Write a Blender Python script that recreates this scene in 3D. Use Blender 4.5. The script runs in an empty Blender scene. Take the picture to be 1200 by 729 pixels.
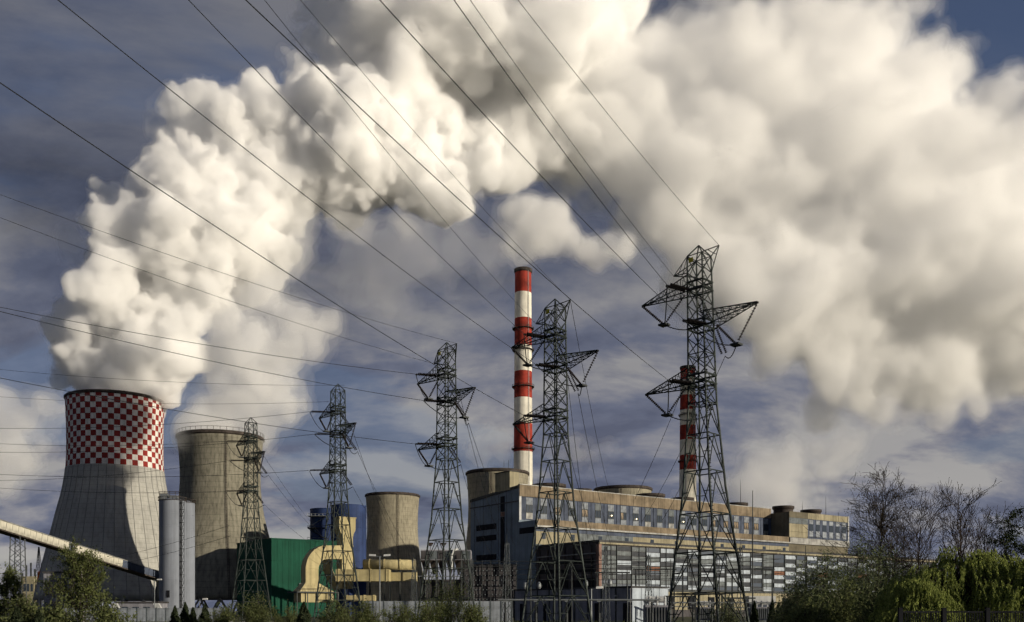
import bpy, bmesh, math, random
import numpy as np
import openvdb
from mathutils import Vector, Matrix, Euler

random.seed(7)
rng = np.random.default_rng(7)
SC = bpy.context.scene
COL = SC.collection
PI = math.pi

# ------------------------------------------------------------------ camera
F, XC, YH, CAMZ = 1120.0, 600.0, 716.0, 2.5      # focal length in photo pixels, centre column, horizon row, eye height
cam = bpy.data.cameras.new("camera")
cam.sensor_width = 36.0
cam.lens = 36.0 * F / 1200.0
cam.shift_y = (YH - 364.5) / 1200.0
cam.clip_start, cam.clip_end = 0.5, 30000.0
cam_o = bpy.data.objects.new("camera", cam)
COL.objects.link(cam_o)
cam_o.location = (0, 0, CAMZ)
cam_o.rotation_euler = (PI / 2, 0, 0)
SC.camera = cam_o


def P(px, py, Y):
    """World point at depth Y seen at photo pixel (px, py)."""
    return Vector(((px - XC) * Y / F, Y, CAMZ + (YH - py) * Y / F))


# ------------------------------------------------------------------ light
SUN_H = Vector((0.90, -0.436, 0)).normalized()
SUN_EL = math.radians(12)
SUN = Vector((SUN_H.x * math.cos(SUN_EL), SUN_H.y * math.cos(SUN_EL), math.sin(SUN_EL)))
sl = bpy.data.lights.new("sun", 'SUN')
sl.energy = 3.9
sl.angle = math.radians(0.6)
sl.color = (1.0, 0.89, 0.71)
so = bpy.data.objects.new("sun", sl)
COL.objects.link(so)
so.rotation_euler = SUN.to_track_quat('Z', 'Y').to_euler()

W = bpy.data.worlds.new("World")
SC.world = W
W.use_nodes = True
nt = W.node_tree
nt.nodes.clear()


def N(tree, typ, **kw):
    n = tree.nodes.new(typ)
    for k, v in kw.items():
        if k.startswith('i_'):
            key = k[2:]
            n.inputs[int(key) if key.isdigit() else key.replace('_', ' ')].default_value = v
        else:
            setattr(n, k, v)
    return n


def ramp(tree, stops, src=None, interp='LINEAR'):
    n = tree.nodes.new('ShaderNodeValToRGB')
    cr = n.color_ramp
    cr.interpolation = interp
    while len(cr.elements) < len(stops):
        cr.elements.new(0.5)
    for e, (p, c) in zip(cr.elements, stops):
        e.position = p
        e.color = (c, c, c, 1) if isinstance(c, (int, float)) else (*c, 1)
    if src is not None:
        tree.links.new(src, n.inputs[0])
    return n


sky = N(nt, 'ShaderNodeTexSky', sky_type='NISHITA', sun_disc=False, sun_elevation=SUN_EL,
        sun_rotation=math.atan2(SUN_H.x, SUN_H.y), air_density=1.0, dust_density=0.3, ozone_density=2.0)
tc = N(nt, 'ShaderNodeTexCoord')
sep = N(nt, 'ShaderNodeSeparateXYZ')
nt.links.new(tc.outputs['Generated'], sep.inputs[0])
zz = N(nt, 'ShaderNodeMath', operation='MAXIMUM', i_1=0.0)
nt.links.new(sep.outputs[2], zz.inputs[0])
za = N(nt, 'ShaderNodeMath', operation='ADD', i_1=0.42)
nt.links.new(zz.outputs[0], za.inputs[0])
dv = N(nt, 'ShaderNodeVectorMath', operation='DIVIDE')
cz = N(nt, 'ShaderNodeCombineXYZ')
for k in range(3):
    nt.links.new(za.outputs[0], cz.inputs[k])
nt.links.new(tc.outputs['Generated'], dv.inputs[0])
nt.links.new(cz.outputs[0], dv.inputs[1])
# sheets of grey stratus with blue between them, paler broken cloud lower down
mp = N(nt, 'ShaderNodeMapping')
mp.inputs['Location'].default_value = (4.4, 6.6, 2.2)
mp.inputs['Scale'].default_value = (0.8, 1.25, 1.0)
nt.links.new(dv.outputs[0], mp.inputs[0])


def sky_noise(sc, det, ro, dis, off):
    q = N(nt, 'ShaderNodeVectorMath', operation='ADD')
    q.inputs[1].default_value = off
    nt.links.new(mp.outputs[0], q.inputs[0])
    n = N(nt, 'ShaderNodeTexNoise', i_Scale=sc, i_Detail=det, i_Roughness=ro, i_Distortion=dis)
    nt.links.new(q.outputs[0], n.inputs[0])
    return n.outputs[0]


def mixc(fac, a, b):
    n = N(nt, 'ShaderNodeMix', data_type='RGBA')
    for i, v in ((0, fac), (6, a), (7, b)):
        if hasattr(v, 'links'):
            nt.links.new(v, n.inputs[i])
        else:
            n.inputs[i].default_value = v
    return n.outputs[2]


hz = ramp(nt, [(0.0, 1.0), (0.16, 0.75), (0.46, 0.0)], sep.outputs[2], 'EASE').outputs[0]     # low down one looks through more cloud
cover = ramp(nt, [(0.45, 0.12), (0.51, 0.75), (0.57, 1.0)], sky_noise(1.7, 6.0, 0.5, 0.4, (0, 0, 0))).outputs[0]
# colours in the same physical units as the sky texture
slate = ramp(nt, [(0.40, (0.30, 0.37, 0.60)), (0.48, (0.54, 0.63, 0.95)), (0.54, (0.84, 0.91, 1.2)), (0.62, (1.3, 1.32, 1.5))], sky_noise(2.6, 9.0, 0.58, 0.35, (5.3, 1.1, 0))).outputs[0]
pale = ramp(nt, [(0.40, (0.72, 0.82, 1.25)), (0.48, (1.15, 1.28, 1.80)), (0.54, (2.0, 2.0, 2.25)), (0.61, (3.1, 3.0, 2.9))], sky_noise(3.8, 9.0, 0.58, 0.2, (1.7, 4.2, 0))).outputs[0]
tint = N(nt, 'ShaderNodeMix', data_type='RGBA', blend_type='MULTIPLY')
tint.inputs[0].default_value = 1.0
nt.links.new(sky.outputs[0], tint.inputs[6])
tint.inputs[7].default_value = (0.56, 0.49, 0.56, 1)
gap = N(nt, 'ShaderNodeMath', operation='MULTIPLY_ADD', i_1=0.75)     # haze thins the blue gaps near the horizon
nt.links.new(hz, gap.inputs[0])
nt.links.new(cover, gap.inputs[2])
gap.use_clamp = True
skyc = mixc(gap.outputs[0], tint.outputs[2], mixc(hz, slate, pale))
bg = N(nt, 'ShaderNodeBackground', i_Strength=0.1)
nt.links.new(skyc, bg.inputs[0])
wo = N(nt, 'ShaderNodeOutputWorld')
nt.links.new(bg.outputs[0], wo.inputs[0])

SC.view_settings.view_transform = 'Standard'
SC.view_settings.look = 'None'
SC.view_settings.exposure = 0.42
SC.view_settings.gamma = 1.0
SC.render.film_transparent = False
cy = SC.cycles
cy.max_bounces = 22
cy.diffuse_bounces = 2
cy.glossy_bounces = 2
cy.transmission_bounces = 2
cy.volume_bounces = 20
cy.transparent_max_bounces = 24
cy.use_denoising = True
cy.use_adaptive_sampling = True
cy.adaptive_threshold = 0.03
cy.adaptive_min_samples = 12
cy.sample_clamp_indirect = 8.0
cy.caustics_reflective = False
cy.caustics_refractive = False

# ------------------------------------------------------------------ vapour: fields of fractal spheres turned into layered hulls
def lattice_noise(shape, step, seed):
    r = np.random.default_rng(seed)
    out = None
    dims = [int(s / step) + 3 for s in shape]
    a = r.standard_normal(dims).astype(np.float32)
    for ax, s in enumerate(shape):
        t = np.arange(s, dtype=np.float32) / step
        i = t.astype(np.int32)
        f = t - i
        f = f * f * f * (f * (f * 6 - 15) + 10)
        sh = [1, 1, 1]
        sh[ax] = s
        f = f.reshape(sh)
        a = np.take(a, i, axis=ax) * (1 - f) + np.take(a, i + 1, axis=ax) * f
    return a


class Field:
    """Signed depth (metres, positive inside) of a union of balls on a voxel grid."""

    def __init__(self, balls, vox, pad, warp, seed):
        b = np.array(balls, dtype=np.float64)
        self.vox = vox
        self.pad = pad
        lo = (b[:, :3] - b[:, 3:4]).min(0) - pad * 2.0
        hi = (b[:, :3] + b[:, 3:4]).max(0) + pad * 2.0
        self.lo = lo
        n = np.ceil((hi - lo) / vox).astype(int)
        self.a = np.full(n, -pad * 1.5, dtype=np.float32)
        ax = [lo[k] + vox * np.arange(n[k]) for k in range(3)]
        for x, y, z, r in b:
            R = r + pad * 1.5
            i0 = np.maximum(((np.array((x, y, z)) - R - lo) / vox).astype(int), 0)
            i1 = np.minimum(((np.array((x, y, z)) + R - lo) / vox).astype(int) + 2, n)
            dx = (ax[0][i0[0]:i1[0]] - x)[:, None, None]
            dy = (ax[1][i0[1]:i1[1]] - y)[None, :, None]
            dz = (ax[2][i0[2]:i1[2]] - z)[None, None, :]
            v = (r - np.sqrt(dx * dx + dy * dy + dz * dz)).astype(np.float32)
            s = self.a[i0[0]:i1[0], i0[1]:i1[1], i0[2]:i1[2]]
            np.maximum(s, v, out=s)
        void = self.a < -pad * 1.35
        for step, amp in warp:
            self.a += amp * lattice_noise(self.a.shape, step / vox, seed + int(step * 10))
        self.a[void] = -pad * 1.5
        self.a[0], self.a[-1], self.a[:, 0], self.a[:, -1], self.a[:, :, 0], self.a[:, :, -1] = (-pad * 1.5,) * 6

    def hull(self, iso, name, mat, parent=None):
        g = openvdb.FloatGrid(-self.pad * 1.5)
        g.copyFromArray(self.a)
        pts, tris, quads = g.convertToPolygons(iso, 0.0)
        pts = pts * self.vox + self.lo
        nq, ntr = len(quads), len(tris)
        me = bpy.data.meshes.new(name)
        me.vertices.add(len(pts))
        me.vertices.foreach_set('co', pts.astype(np.float32).ravel())
        me.loops.add(nq * 4 + ntr * 3)
        me.polygons.add(nq + ntr)
        idx = np.concatenate([quads[:, ::-1].ravel(), tris[:, ::-1].ravel()]).astype(np.int32)
        st = np.concatenate([np.arange(nq) * 4, nq * 4 + np.arange(ntr) * 3]).astype(np.int32)
        me.loops.foreach_set('vertex_index', idx)
        me.polygons.foreach_set('loop_start', st)
        me.update(calc_edges=True)
        me.validate()
        me.materials.append(mat)
        o = bpy.data.objects.new(name, me)
        COL.objects.link(o)
        if parent:
            o.parent = parent
        return o


def vapour_mat(name, dens, col=(1, 1, 1), g=0.0):
    m = bpy.data.materials.new(name)
    m.use_nodes = True
    t = m.node_tree
    t.nodes.clear()
    v = N(t, 'ShaderNodeVolumeScatter')
    v.inputs['Color'].default_value = (*col, 1)
    v.inputs['Density'].default_value = dens
    v.inputs['Anisotropy'].default_value = g
    o = N(t, 'ShaderNodeOutputMaterial')
    t.links.new(v.outputs[0], o.inputs['Volume'])
    return m


def fractal(balls, n1, k1, n2, k2, seed):
    """Cauliflower: smaller balls sunk into the skin of larger ones, twice."""
    r = np.random.default_rng(seed)
    out = [(*c, rr) for c, rr in balls]
    for c, rr in balls:
        for _ in range(n1):
            d = r.standard_normal(3)
            d /= np.linalg.norm(d)
            r1 = rr * k1 * (0.45 + 1.25 * r.random() ** 1.6)
            c1 = np.array(c) + d * (rr - r1 * 0.25)
            out.append((*c1, r1))
            for _ in range(n2):
                e = r.standard_normal(3)
                e /= np.linalg.norm(e)
                e = e + d * 0.7
                e /= np.linalg.norm(e)
                r2 = r1 * k2 * r.uniform(0.45, 1.3)
                out.append((*(c1 + e * (r1 - r2 * 0.2)), r2))
    return out


def blobs(lst, depth, shrink=0.82, seed=1, jit=0.25):
    r = np.random.default_rng(seed)
    out = []
    for x, y, rad in lst:
        Y = depth(x, y) + r.uniform(-1, 1) * rad * 0.48 * jit * (0.0 if y > 415 and x < 200 else 1.0)
        out.append((tuple(P(x, y, Y)), rad * Y / F * shrink))
    return out


def tag(o, label=None, cat=None, group=None, kind=None):
    if label: o['label'] = label
    if cat: o['category'] = cat
    if group: o['group'] = group
    if kind: o['kind'] = kind
    return o


def empty(name, loc=(0, 0, 0), rz=0.0):
    o = bpy.data.objects.new(name, None)
    o.empty_display_size = 0.5
    o.location = loc
    o.rotation_euler = (0, 0, rz)
    COL.objects.link(o)
    return o


column = [(135, 464, 34), (114, 449, 20), (158, 449, 20), (135, 438, 36), (110, 432, 32), (158, 430, 36), (75, 436, 12), (190, 440, 14), (200, 425, 16), (182, 438, 13), (88, 436, 15), (80, 424, 12), (178, 420, 24), (96, 412, 26), (110, 395, 36), (150, 395, 48), (188, 400, 38),
          (125, 368, 35), (160, 368, 48), (205, 378, 42), (140, 336, 38), (175, 338, 50), (222, 348, 42), (258, 362, 26),
          (142, 300, 34), (185, 305, 50), (238, 310, 50), (285, 318, 34), (128, 272, 30), (170, 266, 42), (222, 266, 55), (282, 270, 48), (322, 268, 24),
          (188, 226, 36), (232, 226, 50), (287, 236, 50), (328, 246, 20), (225, 193, 36), (280, 196, 50), (332, 205, 38),
          (222, 150, 26), (265, 150, 40), (318, 150, 42), (365, 165, 50), (370, 210, 38), (290, 124, 18), (350, 128, 26),
          (410, 172, 58), (420, 216, 38), (452, 152, 48), (472, 198, 52), (505, 212, 38), (515, 170, 46), (545, 190, 30), (500, 120, 40)]
upper = [(362, 42, 32), (382, 8, 38), (366, 82, 32), (402, 60, 50), (440, 28, 58), (432, 108, 42), (492, 60, 65), (482, 118, 55), (552, 38, 78),
         (542, 110, 60), (578, 160, 46), (592, 190, 24), (622, 55, 88), (622, 128, 60), (655, 165, 38), (450, -50, 60), (560, -60, 80), (670, -50, 80)]
drift = [(705, 90, 90), (700, 145, 68), (738, 200, 38), (770, 100, 70), (790, 160, 92), (790, 235, 58), (868, 70, 95), (872, 190, 112), (850, 285, 66), (955, 60, 88), (1045, 30, 50),
         (962, 190, 115), (930, 325, 92), (1000, 315, 108), (975, 405, 60), (1045, 420, 55), (1065, 130, 78), (1080, 245, 110), (1100, 365, 98), (1112, 440, 42),
         (1150, 160, 62), (1180, 110, 42), (1172, 275, 98), (1182, 385, 66), (1205, 415, 40), (1260, 190, 100), (1265, 320, 95), (1330, 250, 90), (860, -50, 80), (960, -50, 80)]

mdepth = lambda x, y: 540 + 0.16 * max(0, x - 200)
V = {}
plume = empty('steam_plume', P(135.5, 457, 540))
tag(plume, 'huge white steam plume billowing from the checkered cooling tower and drifting right', 'steam plume', kind='stuff')
f1 = Field(fractal(blobs(column, mdepth, 0.92, 3, 0.7), 40, 0.36, 14, 0.36, 11), 1.3, 7.0, [(40, 3.0), (14, 2.6), (7, 1.7), (2.8, 0.8)], 21)
f2 = Field(fractal(blobs(upper, mdepth, 0.88, 5, 0.5), 30, 0.36, 10, 0.38, 12), 1.7, 9.0, [(50, 5.0), (24, 3.6), (10, 2.2), (3.8, 1.0)], 22)
f3 = Field(fractal(blobs(drift, mdepth, 0.84, 6), 34, 0.36, 10, 0.38, 13), 2.5, 14.0, [(64, 9.0), (28, 7.0), (13, 4.0), (6, 2.0)], 23)


def child(o, root):
    o.parent = root
    o.matrix_parent_inverse = Matrix.Translation(-root.location)
    return o


def layers(field, root, spec, prefix):
    for i, (iso, dens) in enumerate(spec):
        m = vapour_mat(f'{prefix} {i}', dens)
        o = field.hull(iso, 'vapour', m)
        child(o, root)
        o['kind'] = 'stuff'


layers(f1, plume, [(-2.6, 0.008), (-0.6, 0.07), (0.3, 0.16)], 'dense steam')
layers(f2, plume, [(-3.2, 0.006), (-0.8, 0.05), (0.8, 0.10)], 'spreading steam')
layers(f3, plume, [(-6.0, 0.003), (-2.0, 0.010), (0.8, 0.020), (4.0, 0.026)], 'thin steam')
print('plume tris', sum(len(o.data.polygons) for o in COL.objects if o.type == 'MESH'))

# ------------------------------------------------------------------ mesh helpers
class MB:
    """Collects polygons; build() links them as one mesh object."""

    def __init__(self):
        self.v, self.f, self.m = [], [], []

    def add(self, vs, fs, mi=0):
        b = len(self.v)
        self.v += [tuple(p) for p in vs]
        self.f += [tuple(i + b for i in q) for q in fs]
        self.m += [mi] * len(fs)
        return self

    def hexa(self, p, mi=0):
        """8 corners: bottom ring then top ring."""
        return self.add(p, [(3, 2, 1, 0), (4, 5, 6, 7), (0, 1, 5, 4), (1, 2, 6, 5), (2, 3, 7, 6), (3, 0, 4, 7)], mi)

    def box(self, x0, x1, y0, y1, z0, z1, mi=0):
        return self.hexa([(x0, y0, z0), (x1, y0, z0), (x1, y1, z0), (x0, y1, z0), (x0, y0, z1), (x1, y0, z1), (x1, y1, z1), (x0, y1, z1)], mi)

    def tube(self, pts, r, n=6, caps=True, mi=0):
        pts = [Vector(p) for p in pts]
        rs = r if isinstance(r, (list, tuple)) else [r] * len(pts)
        b = len(self.v)
        d0 = (pts[1] - pts[0]).normalized()
        ref = Vector((0, 0, 1)) if abs(d0.z) < 0.9 else Vector((1, 0, 0))
        for i, p in enumerate(pts):
            d = (pts[min(i + 1, len(pts) - 1)] - pts[max(i - 1, 0)])
            d = d.normalized() if d.length > 1e-9 else d0
            a = d.cross(ref)
            a = a.normalized() if a.length > 1e-6 else Vector((1, 0, 0))
            c = a.cross(d)
            ref = c.cross(d) * 0 + ref
            for k in range(n):
                t = 2 * PI * k / n
                self.v.append(tuple(p + (a * math.cos(t) + c * math.sin(t)) * rs[i]))
        for i in range(len(pts) - 1):
            for k in range(n):
                k2 = (k + 1) % n
                self.f.append((b + i * n + k, b + i * n + k2, b + (i + 1) * n + k2, b + (i + 1) * n + k))
                self.m.append(mi)
        if caps:
            self.f.append(tuple(b + k for k in range(n))[::-1])
            self.f.append(tuple(b + (len(pts) - 1) * n + k for k in range(n)))
            self.m += [mi, mi]
        return self

    def lathe(self, prof, n=48, c=(0, 0), closed=False, a0=0.0, a1=2 * PI, mi=0):
        b = len(self.v)
        full = abs(a1 - a0 - 2 * PI) < 1e-6
        cols = n if full else n + 1
        for r, z in prof:
            for k in range(cols):
                t = a0 + (a1 - a0) * k / n
                self.v.append((c[0] + r * math.cos(t), c[1] + r * math.sin(t), z))
        m = len(prof)
        for i in range(m if closed else m - 1):
            j = (i + 1) % m
            for k in range(n):
                k2 = (k + 1) % cols
                self.f.append((b + i * cols + k, b + i * cols + k2, b + j * cols + k2, b + j * cols + k))
                self.m.append(mi)
        return self

    def disc(self, r, z, n=32, c=(0, 0), mi=0):
        self.add([(c[0] + r * math.cos(2 * PI * k / n), c[1] + r * math.sin(2 * PI * k / n), z) for k in range(n)], [tuple(range(n))], mi)
        return self

    def mesh(self, name, mats, smooth=False):
        me = bpy.data.meshes.new(name)
        me.from_pydata(self.v, [], self.f)
        for m in (mats if isinstance(mats, (list, tuple)) else [mats]):
            me.materials.append(m)
        if any(self.m):
            me.polygons.foreach_set('material_index', self.m)
        if smooth:
            me.polygons.foreach_set('use_smooth', [True] * len(me.polygons))
        me.update()
        return me

    def build(self, name, mats, parent=None, smooth=False, loc=None):
        return link(name, self.mesh(name, mats, smooth), parent, loc)


def link(name, me, parent=None, loc=None, mat=None):
    o = bpy.data.objects.new(name, me)
    COL.objects.link(o)
    if parent:
        o.parent = parent
    if mat is not None:
        o.matrix_local = mat
    elif loc is not None:
        o.location = loc
    return o


def copy_tree(o, parent=None):
    c = o.copy()
    COL.objects.link(c)
    if parent:
        c.parent = parent
    for ch in list(KIDS(o)):
        copy_tree(ch, c)
    return c


def KIDS(o):
    return [x for x in COL.objects if x.parent is o]


# ------------------------------------------------------------------ materials
def mat(name, col, rough=0.8, var=0.18, scale=0.3, metal=0.0, bump=0.0, streak=0.0, spec=0.12, col2=None, detail=5.0, stretch=None):
    """Weathered paint / concrete / metal: colour broken up by noise, optional vertical streaks and relief."""
    m = bpy.data.materials.new(name)
    m.use_nodes = True
    t = m.node_tree
    b = t.nodes['Principled BSDF']
    b.inputs['Roughness'].default_value = rough
    b.inputs['Metallic'].default_value = metal
    b.inputs['Specular IOR Level'].default_value = spec
    c = N(t, 'ShaderNodeTexCoord')
    nz = N(t, 'ShaderNodeTexNoise', i_Scale=scale, i_Detail=detail, i_Roughness=0.6)
    if stretch:
        mpn = N(t, 'ShaderNodeMapping')
        mpn.inputs['Scale'].default_value = stretch
        t.links.new(c.outputs['Object'], mpn.inputs[0])
        t.links.new(mpn.outputs[0], nz.inputs[0])
    else:
        t.links.new(c.outputs['Object'], nz.inputs[0])
    c2 = col2 or tuple(x * (1 - var * 1.6) for x in col)
    c1 = tuple(min(1, x * (1 + var * 0.5)) for x in col)
    r = ramp(t, [(0.30, c2), (0.62, c1)], nz.outputs[0])
    out = r.outputs[0]
    if streak:
        mp_ = N(t, 'ShaderNodeMapping')
        mp_.inputs['Scale'].default_value = (0.9, 0.9, 0.03)
        t.links.new(c.outputs['Object'], mp_.inputs[0])
        n_ = N(t, 'ShaderNodeTexNoise', i_Scale=1.0, i_Detail=6.0, i_Roughness=0.65)
        t.links.new(mp_.outputs[0], n_.inputs[0])
        r_ = ramp(t, [(0.35, 1 - streak), (0.60, 1.0)], n_.outputs[0])
        mm = N(t, 'ShaderNodeMix', data_type='RGBA', blend_type='MULTIPLY')
        mm.inputs[0].default_value = 1.0
        t.links.new(out, mm.inputs[6])
        t.links.new(r_.outputs[0], mm.inputs[7])
        out = mm.outputs[2]
    t.links.new(out, b.inputs['Base Color'])
    if bump:
        bp = N(t, 'ShaderNodeBump', i_Strength=bump, i_Distance=0.2)
        t.links.new(nz.outputs[0], bp.inputs['Height'])
        t.links.new(bp.outputs[0], b.inputs['Normal'])
    return m


def glass_mat(name, col=(0.03, 0.04, 0.055), rough=0.12):
    m = bpy.data.materials.new(name)
    m.use_nodes = True
    b = m.node_tree.nodes['Principled BSDF']
    b.inputs['Base Color'].default_value = (*col, 1)
    b.inputs['Roughness'].default_value = rough
    b.inputs['Specular IOR Level'].default_value = 0.6
    return m


def glow_mat(name, col, e):
    m = bpy.data.materials.new(name)
    m.use_nodes = True
    b = m.node_tree.nodes['Principled BSDF']
    b.inputs['Base Color'].default_value = (*col, 1)
    b.inputs['Emission Color'].default_value = (*col, 1)
    b.inputs['Emission Strength'].default_value = e
    return m


M = {
    'rust': mat('rusty dark steel', (0.055, 0.045, 0.04), 0.75, 0.4, 0.6),
    'steel': mat('dull dark steel', (0.045, 0.05, 0.052), 0.6, 0.3, 0.5, metal=0.3),
    'lattice': mat('grey green lattice paint', (0.036, 0.045, 0.043), 0.65, 0.35, 0.35, metal=0.15),
    'insul': mat('brown glazed porcelain', (0.018, 0.015, 0.015), 0.7, 0.2, 2.0, spec=0.1),
    'wire': mat('weathered aluminium cable', (0.02, 0.022, 0.025), 0.6, 0.2, 1.0),
    'white': mat('dirty white paint', (0.52, 0.53, 0.53), 0.7, 0.18, 0.35, streak=0.2),
    'galv': mat('galvanised steel', (0.19, 0.205, 0.215), 0.5, 0.2, 0.5, metal=0.4),
    'grey_clad': mat('blue grey sheet cladding', (0.16, 0.205, 0.25), 0.6, 0.16, 0.12, streak=0.25),
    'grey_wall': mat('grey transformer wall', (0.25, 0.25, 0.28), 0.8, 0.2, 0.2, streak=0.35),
    'dark_hall': mat('sooty brown cladding', (0.07, 0.066, 0.07), 0.75, 0.3, 0.2, streak=0.3),
    'louver': mat('black louvre', (0.012, 0.013, 0.017), 0.9, 0.3, 0.5),
    'brown': mat('weathered ochre concrete', (0.215, 0.172, 0.12), 0.85, 0.3, 0.18, streak=0.35, bump=0.2),
    'cream': mat('cream render', (0.30, 0.27, 0.185), 0.85, 0.2, 0.2, streak=0.35),
    'olive': mat('olive grey render', (0.14, 0.125, 0.09), 0.85, 0.2, 0.2, streak=0.25),
    'pale': mat('pale grey panel', (0.25, 0.275, 0.31), 0.6, 0.3, 0.5, streak=0.4),
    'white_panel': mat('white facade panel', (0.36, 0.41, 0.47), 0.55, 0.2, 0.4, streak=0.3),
    'grey_panel': mat('slate facade panel', (0.030, 0.036, 0.046), 0.5, 0.35, 0.4, streak=0.3),
    'mid_panel': mat('faded facade panel', (0.125, 0.145, 0.155), 0.5, 0.35, 0.4, streak=0.4),
    'rust_panel': mat('rust orange facade panel', (0.20, 0.095, 0.06), 0.7, 0.4, 0.4, streak=0.4),
    'pink': mat('pinkish brick', (0.25, 0.16, 0.135), 0.85, 0.3, 0.3, streak=0.4),
    'glass': glass_mat('dark window glass'),
    'blueglass': glass_mat('blue grey glazing', (0.045, 0.06, 0.085), 0.25),
    'strip': mat('blue grey strip cladding', (0.075, 0.092, 0.135), 0.7, 0.3, 0.25, streak=0.4),
    'roof': mat('bitumen roof', (0.06, 0.06, 0.062), 0.9, 0.3, 0.1),
    'green': mat('green sheet cladding', (0.009, 0.064, 0.040), 0.75, 0.2, 0.10, streak=0.3, spec=0.1),
    'yellow': mat('pale yellow duct lagging', (0.42, 0.36, 0.195), 0.7, 0.16, 0.25, streak=0.35),
    'navy': mat('navy blue sheet', (0.03, 0.05, 0.13), 0.7, 0.22, 0.1, streak=0.3, spec=0.12),
    'silo': mat('blue grey silo shell', (0.20, 0.22, 0.26), 0.75, 0.12, 0.12, streak=0.22),
    'silo_dark': mat('sooty stair tower', (0.04, 0.043, 0.05), 0.7, 0.3, 0.5),
    'conveyor': mat('grimy conveyor cladding', (0.50, 0.48, 0.40), 0.75, 0.35, 0.35, streak=0.4),
    'red': mat('warning red paint', (0.30, 0.04, 0.026), 0.65, 0.3, 0.2, streak=0.3),
    'orange': mat('orange paint', (0.55, 0.12, 0.03), 0.6, 0.2, 0.5),
    'bark': mat('dark bark', (0.04, 0.032, 0.028), 0.9, 0.3, 3.0, bump=0.3),
    'birch': mat('birch bark', (0.42, 0.40, 0.37), 0.85, 0.5, 2.5, stretch=(1, 1, 3)),
    'ledge': mat('pale zinc ledge', (0.26, 0.26, 0.25), 0.5, 0.3, 0.3, metal=0.2, streak=0.3),
    'lampglow': glow_mat('lit lamp', (1.0, 0.82, 0.5), 4.0),
    'warm': mat('drawn blind behind glass', (0.20, 0.15, 0.10), 0.4, 0.5, 0.6),
}


# ------------------------------------------------------------------ ground
def ground():
    mb = MB()
    mb.add([(-12000, -3000, 0), (12000, -3000, 0), (12000, 16000, 0), (-12000, 16000, 0)], [(0, 1, 2, 3)])
    m = mat('rough grass and cinders', (0.075, 0.082, 0.042), 0.95, 0.35, 0.06, col2=(0.06, 0.052, 0.04), bump=0.4, detail=9.0)
    tag(mb.build('ground', m), kind='structure')


ground()


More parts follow.
